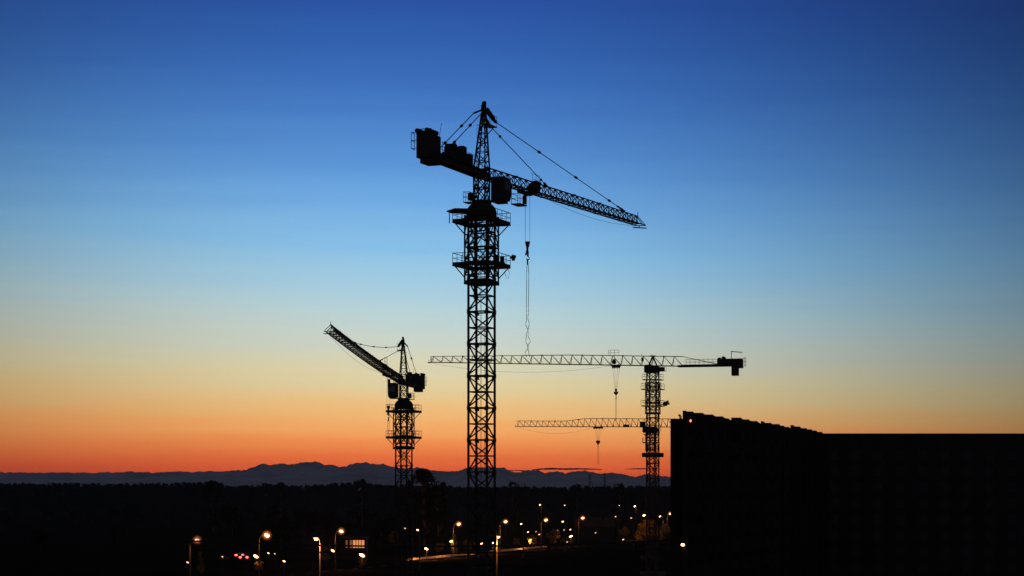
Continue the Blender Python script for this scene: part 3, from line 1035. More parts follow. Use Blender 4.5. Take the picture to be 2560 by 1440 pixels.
        fl.bar(q + V((0, 0, .2)), q + V((.7, -.1, .55)), .45)
        fl.bar(q + V((0, 0, -.1)), q + V((.9, .1, .05)), .4)
        fl.bar(q, q - V((1.4, 0, .3)), .2)
        fl.build('floodlight', SM, root)
    s = trolley
    tr = MB()
    wd = 1.3 if back != 'full' else .85
    for r in (-.7, .7):
        tr.box(T(s, r, J(s) - .12), (2 * wd, .12, .4), u, v)
        for ds in (-.7, .7):
            tr.tube([T(s + ds, r - .09, J(s) - .02), T(s + ds, r + .09, J(s) - .02)], .2, 10)
    tr.box(T(s, 0, J(s) - .33), (1.8 * wd, 1.3, .2), u, v)
    for ds in (-.8, -.25, .3, .8):
        tr.box(T(s + ds * wd, 0, J(s) - .5), (.22, .8, .3), u, v)
    tr.build('trolley', SM, root)
    zhk = J(s) - rope_len
    rp = MB()
    for a, b in ((-.78, -.2), (-.3, -.08), (.3, .08), (.75, .2)):
        rp.tube([T(s + a, 0, J(s) - .4), T(s + b, 0, zhk + .2)], .022, 5)
    rp.tube([T(t, .4, J(t) - .1 - 1.7 * 4 * ((t - s - 1) / (L - s - 1)) * (1 - (t - s - 1) / (L - s - 1))) for t in np.linspace(s + 1, L - .5, 16)], .02, 5)
    for k in (.28, .7):
        rp.tube([T(-1, .1, J(-1) + hfun(0) * k), T(L - 1, .1, J(L - 1) + hfun(L) * k)], .012, 4)
    rp.build('hoist_rope', ROPE, root)
    hk = MB()
    c = T(s, 0, zhk)
    if hookstyle == 'tall':
        hk.ball(c + V((0, 0, .05)), (.24, .2, .4))
        hk.prism([(c.x - .5, c.y - .15), (c.x + .5, c.y - .15), (c.x + .5, c.y + .15), (c.x - .5, c.y + .15)], zhk - .25, zhk - .55, .9)
        hk.prism([(c.x - .45, c.y - .14), (c.x + .45, c.y - .14), (c.x + .45, c.y + .14), (c.x - .45, c.y + .14)], zhk - .552, zhk - .95, .3)
        hk.bar(c + V((0, 0, -.9)), c + V((0, 0, -1.4)), .16)
        hk.tube([c + V((.16 * math.cos(t), 0, -1.55 + .16 * math.sin(t))) for t in np.linspace(PI * .5, -PI * .95, 9)], .06, 6)
        zz = zhk - 1.7
    else:
        for sx_ in (-.22, .22):
            hk.ball(c + V((sx_, 0, 0)), (.34, .22, .36))
        hk.prism([(c.x - .48, c.y - .16), (c.x + .48, c.y - .16), (c.x + .48, c.y + .16), (c.x - .48, c.y + .16)], zhk - .1, zhk - .75, .3)
        hk.bar(c + V((0, 0, -.7)), c + V((0, 0, -1.3)), .16)
        zz = zhk - 1.3
    hb2 = hk.build('hook_block', SM, root)
    sg = MB()
    for sgn in (-1, 1):
        sg.tube([(c.x + sgn * .05, c.y, zz), (c.x + sgn * .07, c.y, zz - line)], .03, 5)
    sg.bar((c.x, c.y, zz - line), (c.x, c.y, zz - line - .45), .16)
    sg.build('sling', ROPE, hb2)
    return root


def h3(s):
    return 2.0 if s < 18 else 2.0 - .75 * (s - 18) / 31.2


def h4(s):
    return 2.1 if s < 16.7 else (2.1 - .65 * (s - 16.7) / 5.5 if s < 22.2 else 1.45)


flat_top(wx(1632, 420), 420, 44.1, TH, math.atan2(13.0, -47.5), 'black flat-top tower crane with a long level jib crossing behind the tallest crane',
         math.radians(1.8), 49.2, h3, 2.2, 6.4, 7.9, 5.35, 4.2, (33.9, 40.7),
         [(41.2, 1.75, 1.1), (39.2, 1.95, 1.1), (35.7, 1.95, 1.1)], 25.35, 'full', GRP, 'tall')
flat_top(wx(1626, 520), 520, 34.4, TH + .3, PI, 'farthest flat-top tower crane whose counter-jib is hidden by the dark building',
         math.radians(.2), 34.6, h4, 1.55, 9.0, 13.6, 3.9, 4.0, (28.2, 33.0),
         [(32.4, 1.7, 1.1), (30.4, 2.0, 1.1)], None, 'hidden', GRP, 'heart')

# ------------------------------------------------------------------ apartment buildings
ROOF_Z = EYE + 9.8
SEG = [(1706.5, 1717, 1029), (1717, 1734, 1031), (1734, 1759, 1034.3), (1759, 1784, 1038.3), (1784, 1809, 1043), (1809, 1823, 1048),
       (1828, 1854, 1046), (1854, 1874, 1050.5), (1874, 1894, 1054.5), (1902, 1910, 1055), (1910, 1929, 1059), (1929, 1949, 1062), (1949, 1961, 1066),
       (1961, 1974, 1069), (1976, 1985, 1064.5), (1985, 2001, 1068), (2001, 2017, 1072), (2017, 2030, 1075), (2030, 2042, 1078), (2042, 2056, 1081.5)]
b1 = empty('apartment_building', (wx(1706.5, 250), 250, 0), 'long dark apartment block with a stepped roofline receding to the right', 'building')
wb = MB()
ox, oy = b1.location.x, b1.location.y
par = MB()
front = []
for i, (p0, p1, y) in enumerate(SEG):
    d0 = 250 + (340 - 250) * (p0 - 1706.5) / (2056 - 1706.5)
    z1 = tanpx(y, d0)
    x0, x1 = wx(p0, d0), wx(p1, d0)
    front.append((x0, x1, d0, z1))
    wb.prism([(x0 - ox, d0 - oy), (x1 - ox, d0 - oy), (x1 + 2.6 - ox, d0 + 14 - oy), (x0 + 2.0 - ox, d0 + 14 - oy)], 0, z1)
    if i and SEG[i - 1][1] == p0:
        pass
    else:
        if i:
            # stair core joining the sections, lower than the roofs beside it
            q0 = SEG[i - 1][1]
            xa, xb = wx(q0, d0), wx(p0, d0)
            zz = tanpx(1057 if i == 6 else (1060.5 if i == 9 else 1079), d0)
            wb.prism([(xa - ox, d0 + 1 - oy), (xb - ox, d0 + 1 - oy), (xb + 2 - ox, d0 + 14 - oy), (xa + 2 - ox, d0 + 14 - oy)], 0, zz)
wb.build('wall', WALLM, b1)
ax0, ax1 = wx(1676.0, 252), wx(1706.5, 252) - .02
za = tanpx(1047.5, 252)
an = MB()
an.prism([(ax0 - ox, 252 - oy), (ax1 - ox, 252 - oy), (ax1 + .3 - ox, 255 - oy), (ax0 + .3 - ox, 255 - oy)], 0, za)
an.build('stair_tower', WALLM, b1)
vn = MB()
vn.tube([(wx(1700, 253) - ox, 253 - oy, za), (wx(1700, 253) - ox, 253 - oy, za + .45)], .08, 8)
vn.ball((wx(1699, 253) - ox, 253 - oy, za + .5), (.18, .15, .14))
vn.tube([(wx(1703, 253) - ox, 253 - oy, za), (wx(1703, 253) - ox, 253 - oy, za + .4)], .06, 8)
vn.build('roof_vent', ROOFM, b1)
for i, (x0, x1, d0, z1) in enumerate(front):
    pm = MB()
    pm.box(((x0 + x1) / 2 - ox, d0 + .18 - oy, z1 + .06), (x1 - x0 - .05, .4, .12))
    pm.build('parapet', ROOFM, b1)
# windows, unlit, on the nearer bays
proto = None
k = 0
for i, (x0, x1, d0, z1) in enumerate(front):
    if x1 - x0 < .8 or k >= 90:
        continue
    for fl in range(9):
        if k >= 90:
            break
        zc = 1.9 + fl * 2.75
        w_ = min(1.2, (x1 - x0) * .6)
        if proto is None:
            wm = MB()
            for sx_ in (-1, 1):
                wm.box((sx_ * .52, -.03, 0), (.08, .08, 1.5))
            for sz in (-1, 1):
                wm.box((0, -.032, sz * .71), (.96, .08, .08))
            wm.box((0, -.028, 0), (.06, .06, 1.34))
            o = wm.build('window', FRAMEM, b1)
            gl = MB()
            gl.box((0, -.012, 0), (.96, .02, 1.34))
            gl.build('pane', WINM, o)
            proto = o
        else:
            o = copy_tree(proto, b1)
        o.location = ((x0 + x1) / 2 - ox, d0 - oy, zc)
        o.scale = (w_ / 1.1, 1, 1)
        k += 1

b2 = empty('apartment_building', (wx(2330, 345), 345, 0), 'wide dark flat-roofed apartment slab filling the right edge', 'building')
wb = MB()
bx0, bx1 = wx(2048, 342), wx(2900, 342)
z2 = tanpx(1085.5, 342)
wb.box(((bx0 + bx1) / 2 - b2.location.x, 342 + 7 - 345, z2 / 2), (bx1 - bx0, 14, z2))
w2 = wb.build('wall', WALLM, b2)
pm = MB()
pm.box(((bx0 + bx1) / 2 - b2.location.x, 342.2 - 345, z2 + .07), (bx1 - bx0, .5, .14))
pm.build('parapet', ROOFM, b2)
k = 0
for col in range(10):
    for fl in range(9):
        o = copy_tree(proto, b2)
        o.location = (bx0 + 2.5 + col * 3.8 - b2.location.x, 342 - 345, 1.9 + fl * 2.75)
        o.scale = (1.2, 1, 1)

# red aircraft warning lamp on the block
c = at(1726, 1053, front[1][2] - .25)
wl = empty('warning_lamp', c, 'small red warning lamp glowing high on the dark building', 'warning lamp')
m_ = MB()
m_.box((0, .12, -.12), (.3, .25, .12), bev=.03)
m_.build('bracket', HOUSING, wl)
m_ = MB()
m_.ball((.02, 0, .05), (.10, .10, .17))
m_.build('lens', WARN, wl, True)

# ------------------------------------------------------------------ road, low wall, kiosk, house
P0 = at(1015, 1225 + 18 * 5000 / 505, 505)
P1 = at(1372, 1225 + 18 * 5000 / 628, 628)
wd = V((wx(1372, 628) - wx(1015, 505), 628 - 505, 0)).normalized()
wnrm = V((wd.y, -wd.x, 0))
A = V((wx(1015, 505), 505, 0))
B = V((wx(1372, 628), 628, 0))
rd = MB()
ra, rb_ = A - wd * 260, B + wd * 420
o1, o2 = wnrm * 1.8, wnrm * 9.3
rd.add([ra + o1 + V((0, 0, .012)), ra + o2 + V((0, 0, .012)), rb_ + o2 + V((0, 0, .012)), rb_ + o1 + V((0, 0, .012))], [(0, 1, 2, 3)])
tag(rd.build('road', ASPH), 'dark asphalt road along the low wall', kind='structure')
pv = MB()
c0 = (ra + rb_) / 2 + wnrm * 1.0
pv.box(c0 + V((0, 0, .06)), ((rb_ - ra).length, 1.6, .12), wd, V((-wd.y, wd.x, 0)))
tag(pv.build('pavement', ASPH), 'narrow pavement with a kerb beside the road', kind='structure')
mk = MB()
L_ = (rb_ - ra).length
for t in np.arange(5, L_ - 5, 9):
    p = ra + wd * t + wnrm * 5.5
    mk.box(p + V((0, 0, .018)), (3.5, .14, .004), wd, V((-wd.y, wd.x, 0)))
tag(mk.build('road_marking', PAINT), 'dashed centre line painted on the road', kind='structure')
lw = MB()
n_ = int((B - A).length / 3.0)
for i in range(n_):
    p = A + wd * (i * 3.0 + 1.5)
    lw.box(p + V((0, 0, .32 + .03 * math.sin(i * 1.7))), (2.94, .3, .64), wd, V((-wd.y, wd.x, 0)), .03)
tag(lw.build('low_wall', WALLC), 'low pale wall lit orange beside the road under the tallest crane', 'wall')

kb = empty('kiosk', (wx(885, 520), 520, 0), 'low building with an orange lit window band left of the cranes', 'kiosk')
m_ = MB()
m_.box((0, 3.0, 2.75), (6.4, 5.5, 5.5))
m_.build('wall', WALLM, kb)
m_ = MB()
m_.box((0, 2.7, 5.62), (7.2, 6.8, .2))
m_.build('roof', ROOFM, kb)
for x0, x1, mm in ((wx(866, 520), wx(871, 520), LITWD), (wx(876, 520), wx(903, 520), LITWD), (wx(891, 520), wx(903, 520), LITW), (wx(904, 520), wx(911, 520), LITW)):
    pass
for p0, p1, mm in ((864, 869, LITWD), (874, 881, LITWD), (882, 889, LITW), (890, 896, LITW), (897, 903, LITW), (904, 911, LITW)):
    x0, x1 = wx(p0, 520) - kb.location.x, wx(p1, 520) - kb.location.x
    m_ = MB()
    m_.box(((x0 + x1) / 2, .22, 3.95), (x1 - x0 - .05, .08, 2.0))
    w_ = m_.build('window', mm, kb)
    m_ = MB()
    for xx in (x0, x1):
        m_.box((xx, .17, 3.95), (.05, .14, 2.1))
    for zz in (2.9, 5.0):
        m_.box(((x0 + x1) / 2, .168, zz), (x1 - x0 - .06, .13, .07))
    m_.build('frame', FRAMEM, w_)

hx, hd_ = wx(1487, 700), 700
hs = empty('house', (hx, hd_, 0), 'dark gabled house among the street lamps right of centre', 'house')
m_ = MB()
m_.box((0, 4.5, 2.6), (13.4, 9, 5.2))
m_.add([(-6.7, 0.0, 5.2), (-6.7, 9.0, 5.2), (-6.7, 4.5, 8.3), (6.7, 0, 5.2), (6.7, 9, 5.2), (6.7, 4.5, 8.3)], [(0, 2, 1), (3, 4, 5), (0, 3, 5, 2), (1, 2, 5, 4), (0, 1, 4, 3)])
m_.build('wall', WALLM, hs)
m_ = MB()
for s in (0, 1):
    y0, y1 = (-.4, 4.5) if s == 0 else (9.4, 4.5)
    m_.add([(-7.1, y0, 5.05), (7.1, y0, 5.05), (7.1, y1, 8.42), (-7.1, y1, 8.42), (-7.1, y0, 5.3), (7.1, y0, 5.3), (7.1, y1, 8.67), (-7.1, y1, 8.67)],
           [(0, 1, 2, 3), (7, 6, 5, 4), (0, 4, 5, 1), (1, 5, 6, 2), (2, 6, 7, 3), (3, 7, 4, 0)])
rf = m_.build('roof', TILE, hs)
m_ = MB()
m_.box((3.0, 3.2, 8.4), (.8, .7, 2.0))
m_.build('chimney', WALLM, rf)
for x in (-4.2, -1.4, 1.8, 4.6):
    m_ = MB()
    m_.box((x, -.02, 1.9), (1.2, .06, 1.4))
    m_.build('window', WINM, hs)

# ------------------------------------------------------------------ lamps


def point(parent, loc, watts, col=(1.0, 0.36, 0.08), r=.25):
    ld = bpy.data.lights.new('lamp_light', 'POINT')
    ld.energy = watts
    ld.color = col
    ld.shadow_soft_size = r
    lo = bpy.data.objects.new('lamp_light', ld)
    COL.objects.link(lo)
    lo.parent = parent
    lo.location = loc


def street_lamp(px, py, dpx, label, watts=650, size=1.0, bulb=None, h=9.0, glow=True, D=None, group='street lamps on tall poles'):
    D = D or h * FPX / (py - HOR)
    h = EYE - (py - HOR) / FPX * D
    xl = wx(px, D)
    arm = dpx / FPX * D                      # the pole stands this far from the lamp
    root = empty('street_lamp', (xl + arm, D, 0), label, 'street lamp', group)
    m_ = MB()
    m_.tube([(0, 0, 0), (0, 0, 1.2), (0, 0, h - .9)], .17, 8, .11)
    m_.tube([(0, 0, 0), (0, 0, .9)], .24, 8)
    m_.build('pole', POLE, root, True)
    m_ = MB()
    m_.tube([(0, 0, h - .95), (-arm * .12, 0, h - .35), (-arm * .45, 0, h + .02), (-arm * .8, 0, h + .17)], .065, 6)
    m_.build('arm', ARM, root, True)
    m_ = MB()
    m_.box((-arm, 0, h + .22), (.95, .36, .16), bev=.05)
    hd2 = m_.build('lamp_head', HOUSING, root)
    m_ = MB()
    m_.ball((0, 0, 0), (.46 * size, .34 * size, .27 * size))
    bb = m_.build('bulb', bulb or BULB, hd2, True)
    bb.location = (-arm, 0, h)
    bb.rotation_euler = (0, .42 if px < 1080 else -.42, 0)  # motion smear of the light is put into the bulb's tilt
    if glow:  # glowing ball added round the bulb to paint its halo
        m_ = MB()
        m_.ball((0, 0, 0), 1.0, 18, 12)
        gl_ = m_.build('glow_halo', HALO if bulb is None else HALO_PALE, hd2, True)
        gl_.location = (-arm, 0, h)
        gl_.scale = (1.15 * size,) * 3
    if watts:
        point(root, (-arm, -.5, h - .9), watts)
    return root


S = [
    (493, 1350, -18, 'pale greyish street lamp, leftmost of all, beside a thin tree', dict(bulb=BULBG, watts=500)),
    (667, 1338, -19, 'bright orange street lamp above the cars with red tail lights', dict(size=1.15)),
    (790, 1347, 10, 'street lamp with a brightly lit pole and its head bent left', dict(size=.85, glow=False, watts=4500)),
    (853, 1328, -15, 'orange street lamp directly above the lit window band', dict()),
    (1147, 1310, -14, 'orange street lamp just left of the tallest crane mast', dict(watts=1100)),
    (1264, 1304, -14, 'orange street lamp just right of the tallest crane mast', dict(watts=1100)),
    (1365, 1300, -12, 'orange street lamp midway between the tallest crane and the gabled house', dict()),
    (1457, 1295, -11, 'orange street lamp standing at the left gable of the dark house', dict()),
    (1350, 1262, 3, 'distant orange street lamp highest up, right of the hanging sling', dict(size=.9)),
    (1412, 1263.5, 6, 'tiny distant white street lamp between two orange ones, without halo', dict(size=.75, glow=False, watts=0, bulb=BULBW)),
    (1548, 1264.5, 6, 'tiny distant street lamp, left one of the pair below the flat-top crane', dict(size=.85, glow=False, watts=0, bulb=BULBW)),
    (1587, 1265.5, 3, 'distant street lamp with a lit stem, right one of the far pair', dict(size=1.2, glow=False, watts=500)),
    (1610, 1288, 8, 'street lamp shining down on the orange lit tree', dict(size=1.0, glow=False, watts=4200)),
    (1650, 1291, 8, 'small street lamp between the lit tree and the building edge', dict(size=.75, glow=False, watts=300)),
    (1676, 1284, -8, 'bright orange street lamp at the left edge of the dark building', dict(size=1.05)),
    (1496, 1298, 6, 'small street lamp glowing behind the roof of the gabled house', dict(size=.7, glow=False, watts=0, D=760)),
    (1539, 1291.5, 6, 'small dim street lamp right of the gabled house', dict(size=.6, glow=False, watts=0, bulb=BULBD)),
    (1578, 1295, 6, 'dim slanting street lamp just left of the orange lit tree', dict(size=.6, glow=False, watts=0, bulb=BULBD)),
    (1407, 1304, 6, 'small street lamp left of the gabled house', dict(size=.65, glow=False, watts=0)),
    (1303, 1310, 6, 'small street lamp low between two orange halos right of the tallest mast', dict(size=.55, glow=False, watts=0, bulb=BULBW)),
    (1013, 1321, 5, 'small faint street lamp below the left crane mast', dict(size=.5, glow=False, watts=0, bulb=BULBD)),
    (1044, 1325, 5, 'small pale street lamp right of the left crane mast', dict(size=.62, glow=False, watts=0, bulb=BULBW)),
    (1246, 1343, -4, 'street lamp on the orange lit pole in front of the road', dict(size=.62, glow=False, watts=3000)),
]
for px, py, dp, lab, kw in S:
    street_lamp(px, py, dp, lab, **kw)

LOW = [
    (640, 1391, 1.0, BULB, 260, 'bright low lamp lighting a bush at the foot of the left lamp pole'),
    (832, 1377, .8, BULB, 0, 'pale oval low lamp left of the lit window band'),
    (905, 1388, 1.15, BULB, 420, 'bright low lamp lighting a bush below the lit window band'),
    (1066, 1372, .85, BULB, 1500, 'bright low lamp at the left end of the lit wall'),
    (1128, 1353, .75, BULB, 1500, 'low lamp beside a lit tree left of the tallest mast'),
    (1204, 1359, .55, BULBW, 700, 'low lamp seen through the lattice of the tallest mast'),
    (1233, 1357, .6, BULBW, 1200, 'low lamp close to the right leg of the tallest mast'),
    (1325, 1350, .8, BULB, 1500, 'low lamp at the right end of the lit wall'),
    (1348, 1336, .5, BULBD, 150, 'dim low lamp among trees right of the tallest crane'),
    (1427, 1341, .95, BULB, 800, 'bright low lamp on the left corner of the gabled house'),
    (1320, 1330, .5, BULBW, 0, 'tiny white low lamp, leftmost in the row right of the tallest mast'),
    (1340, 1329.5, .4, BULBD, 0, 'tiny dim low lamp, second in the row right of the tallest mast'),
    (1393, 1326.5, .55, BULBW, 0, 'tiny pale low lamp left of the house, brightest of three'),
    (1410, 1325, .45, BULBD, 0, 'tiny dim low lamp left of the house, faintest of three'),
    (1426, 1324, .5, BULBW, 0, 'tiny low lamp close to the left wall of the house'),
    (1489, 1332, .45, BULBD, 0, 'faint low lamp in front of the dark house'),
    (1558, 1349, .55, BULBD, 0, 'faint low lamp between the house and the lit tree'),
    (1418, 1355, .4, BULBD, 0, 'faint low lamp under the bright one at the house corner'),
    (710, 1403, .5, BULBW, 0, 'small white low lamp right of the cars, lowest of the lamps'),
    (671, 1383, .38, BULBW, 0, 'tiny white low lamp right of the left lamp pole, nearer one'),
    (687, 1384.5, .33, BULBD, 0, 'tiny low lamp right of the left lamp pole, fainter farther one'),
    (556, 1392, .36, BULBD, 0, 'tiny faint low lamp left of the red tail lights'),
    (469, 1406, .5, BULBD, 0, 'very faint low lamp under the leftmost greyish street lamp'),
]
def wall_D(px):
    # distance at which the low wall is seen in this direction
    k = (px - 1280) / FPX
    t = (k * A.y - A.x) / (wd.x - k * wd.y)
    return (A + wd * t).y


for px, py, sz, bm, w, lab in LOW:
    D = (EYE - 3.4) * FPX / (py - HOR)
    if (px, py) in ((1066, 1372), (1128, 1353), (1204, 1359), (1233, 1357), (1325, 1350)):
        D = wall_D(px) - 9
    h = EYE - (py - HOR) / FPX * D
    root = empty('post_lamp', (wx(px, D), D, 0), lab, 'post lamp', 'low post lamps among the trees')
    m_ = MB()
    m_.tube([(0, 0.12, 0), (0, .12, h - .25)], .07, 8, .05)
    m_.build('post', ARM, root, True)
    m_ = MB()
    m_.prism([(-.22, -.1), (.22, -.1), (.22, .34), (-.22, .34)], h + .22 * sz + .08, h + .22 * sz + .16, .7)
    m_.build('cap', HOUSING, root)
    m_ = MB()
    m_.ball((0, 0, 0), (.58 * sz, .3 * sz, .27 * sz))
    bb = m_.build('bulb', bm, root, True)
    bb.location = (0, 0, h)
    bb.rotation_euler = (0, .5 if px < 1080 else -.42, 0)  # stretched and tilted bulb shape stands in for smeared light
    if w:
        point(root, (-.25, -1.0, h - .5), w)

c = at(1707, 1362, 249.6)
root = empty('wall_lamp', c, 'white lamp on the front corner of the dark building', 'wall lamp')
m_ = MB()
m_.box((0, .2, .14), (.5, .35, .08), bev=.02)
m_.bar((0, .1, .1), (0, .45, .1), .1)
m_.build('bracket', HOUSING, root)
m_ = MB()
m_.ball((0, 0, 0), (.24, .18, .17))
m_.build('bulb', BULB, root, True)

# ------------------------------------------------------------------ cars
def car(px, D, lab):
    root = empty('parked_car', (wx(px, D), D, 0), lab, 'car', 'cars with glowing tail lights')
    m_ = MB()
    prof = [(0, .35), (0, .95), (.15, 1.0), (.7, 1.42), (2.3, 1.45), (3.1, 1.0), (4.2, .85), (4.3, .4)]
    n_ = len(prof)
    vs = [(-.88 if z < 1.1 else -.7, y, z) for y, z in prof] + [(.88 if z < 1.1 else .7, y, z) for y, z in prof]
    m_.add(vs, [tuple(range(n_)), tuple(range(2 * n_ - 1, n_ - 1, -1))] + [(i, n_ + i, n_ + (i + 1) % n_, (i + 1) % n_) for i in range(n_)])
    m_.build('body', BODY, root)
    m_ = MB()
    m_.add([(-.72, .19, 1.05), (.72, .19, 1.05), (.62, .64, 1.39), (-.62, .64, 1.39)], [(0, 1, 2, 3)])
    m_.build('rear_window', WINM, root)
    for x in (-.8, .8):
        for y in (.8, 3.4):
            m_ = MB()
            m_.tube([(x - .1, y, .32), (x + .1, y, .32)], .32, 14)
            m_.build('wheel', TYRE, root)
    for x in (-.86, .86):
        m_ = MB()
        m_.ball((x, -.03, .98), (.36, .08, .22))
        m_.build('tail_light', TAIL, root, True)
    return root


car(598.5, 523, 'car with red tail lights, farther one, its lights level and wider left')
car(609, 506, 'car with red tail lights, nearer one, standing lower and to the right')
m_ = MB()

# ------------------------------------------------------------------ trees


def leaf_arrays(centres, radii, n, size):
    """n leaf-sized quads spread through a cloud of clumps"""
    centres = np.asarray(centres, float)
    radii = np.asarray(radii, float)
    w = radii ** 2
    idx = rng.choice(len(centres), n, p=w / w.sum())
    dirs = rng.normal(size=(n, 3))
    dirs /= np.linalg.norm(dirs, axis=1)[:, None]
    rad = radii[idx] * rng.uniform(.25, 1.08, n) ** .6
    pos = centres[idx] + dirs * rad[:, None] * np.array([1, 1, .85])
    a = rng.normal(size=(n, 3))
    a /= np.linalg.norm(a, axis=1)[:, None]
    b = np.cross(a, rng.normal(size=(n, 3)))
    b /= np.linalg.norm(b, axis=1)[:, None]
    s = size * rng.uniform(.55, 1.3, n)[:, None]
    v = np.stack([pos - a * s, pos - b * s * .6, pos + a * s, pos + b * s * .6], 1).reshape(-1, 3)
    return v


def quads(name, verts, m, parent=None):
    n = len(verts) // 4
    me = bpy.data.meshes.new(name)
    me.vertices.add(len(verts))
    me.vertices.foreach_set('co', verts.astype(np.float32).ravel())
    me.loops.add(4 * n)
    me.loops.foreach_set('vertex_index', np.arange(4 * n, dtype=np.int32))
    me.polygons.add(n)
    me.polygons.foreach_set('loop_start', np.arange(0, 4 * n, 4, dtype=np.int32))
    me.polygons.foreach_set('loop_total', np.full(n, 4, dtype=np.int32))
    me.materials.append(m)
    me.update(calc_edges=True)
    o = bpy.data.objects.new(name, me)
    COL.objects.link(o)
    if parent is not None:
        o.parent = parent
    return o


def crown_cloud(h, w, kind):
    cs, rs = [], []
    if kind == 'broad':
        h0 = .06 * h
        hd = max(h0, h - .62 * w)
        for i in range(110):
            t = (h0 + (h - h0) * rng.uniform(0, 1) ** .75) / h - .02
            k = max(0.0, (t * h - hd) / (h - hd))
            q = w * .46 * math.sqrt(max(0.02, 1 - k ** 2.0)) * math.sqrt(rng.uniform(0, 1))
            a = rng.uniform(0, 2 * PI)
            cs.append((math.cos(a) * q, math.sin(a) * q, h * t - .09 * w))
            rs.append(w * rng.uniform(.06, .13))
    elif kind == 'column':
        for i in range(14):
            t = rng.uniform(.12, 1)
            r = w * .5 * (1 - t * .75)
            a = rng.uniform(0, 2 * PI)
            cs.append((math.cos(a) * r * .5, math.sin(a) * r * .5, h * t * .95))
            rs.append(max(.25, r * .6))
    elif kind == 'shrub':
        for i in range(14):
            a = rng.uniform(0, 2 * PI)
            q = rng.uniform(0, .4) * w
            cs.append((math.cos(a) * q, math.sin(a) * q, h * rng.uniform(.15, .8)))
            rs.append(w * rng.uniform(.12, .22))
    else:
        for i in range(18):
            t = rng.uniform(.32, .95)
            q = w * .5 * math.sqrt(max(.05, 1 - ((t - .58) / .45) ** 2)) * rng.uniform(.2, .85)
            a = rng.uniform(0, 2 * PI)
            cs.append((math.cos(a) * q, math.sin(a) * q, h * t))
            rs.append(w * rng.uniform(.12, .23))
    return cs, rs


def tree(name, loc, h, w, lab, kind='round', leaves=1500, leaf=.3, mat_=None, group=None, cat='tree'):
    root = empty(name, loc, lab, cat, group)
    cs, rs = crown_cloud(h, w, kind)
    quads('crown', leaf_arrays(cs, rs, leaves, leaf), mat_ or LEAF, root)
    m_ = MB()
    tr = max(.08, h * .018)
    m_.tube([(0, 0, 0), (tr * .5, 0, h * .3), (-tr * .4, tr * .4, h * .6), (0, 0, h * .85)], tr, 7, tr * .25)
    for cpt in cs[:7]:
        m_.tube([(0, 0, max(.1, cpt[2] * .55)), (cpt[0] * .5, cpt[1] * .5, cpt[2] * .82), cpt], tr * .4, 5, tr * .12)
    m_.build('trunk', BARK, root)
    return root


# the far wood that closes the plain
WOODTOP = [(-400, 1208), (0, 1206), (200, 1207), (420, 1206), (500, 1204), (535, 1201), (560, 1213), (585, 1216), (600, 1213), (650, 1209), (665, 1206), (690, 1211), (703, 1206), (720, 1211), (760, 1212),
           (800, 1211), (840, 1206), (870, 1206), (890, 1202), (905, 1200), (925, 1206), (950, 1210), (980, 1212), (1030, 1214), (1100, 1214), (1160, 1217), (1240, 1217), (1300, 1214),
           (1400, 1216), (1480, 1214), (1600, 1214), (1700, 1213), (2000, 1212), (2700, 1212)]
wp = np.array([p for p, _ in WOODTOP], float)
wy = np.array([y for _, y in WOODTOP], float)
parts = []
for row, D0 in enumerate((1640, 1700, 1780)):
    px = -260.0
    while px < 2800:
        D = D0 + rng.uniform(-25, 25)
        y = np.interp(px, wp, wy) + abs(rng.normal(0, 2.2)) - .5
        ztop = tanpx(y, D)
        w = rng.uniform(8, 15)
        x = wx(px, D)
        cs, rs = [], []
        for i in range(9):
            t = rng.uniform(.2, .93)
            q = w * .5 * rng.uniform(0, 1) * (1 - max(0, t - .6) * 1.6)
            a = rng.uniform(0, 2 * PI)
            cs.append((x + math.cos(a) * q, D + math.sin(a) * q, ztop * t))
            rs.append(w * rng.uniform(.13, .24))
        cs.append((x, D, ztop - w * .15))
        rs.append(w * .15)
        for t in (.3, .5, .68, .8):
            cs.append((x + rng.uniform(-1, 1) * w * .2, D, ztop * t))
            rs.append(w * .30)
        parts.append(leaf_arrays(cs, rs, 520, .95))
        px += rng.uniform(11, 22)
# undergrowth that closes the wood below the crowns
cs, rs = [], []
for x in np.arange(-560, 580, 7.0):
    for D in (1660, 1730):
        for z in (3, 8, 12.5):
            cs.append((x + rng.uniform(-3, 3), D, z + rng.uniform(-1.5, 1.5)))
            rs.append(rng.uniform(3.8, 5.2))
parts.append(leaf_arrays(cs, rs, 42000, 1.45))
tag(quads('woodland', np.concatenate(parts), LEAF), 'black band of far woodland below the mountains', 'woodland', kind='stuff')

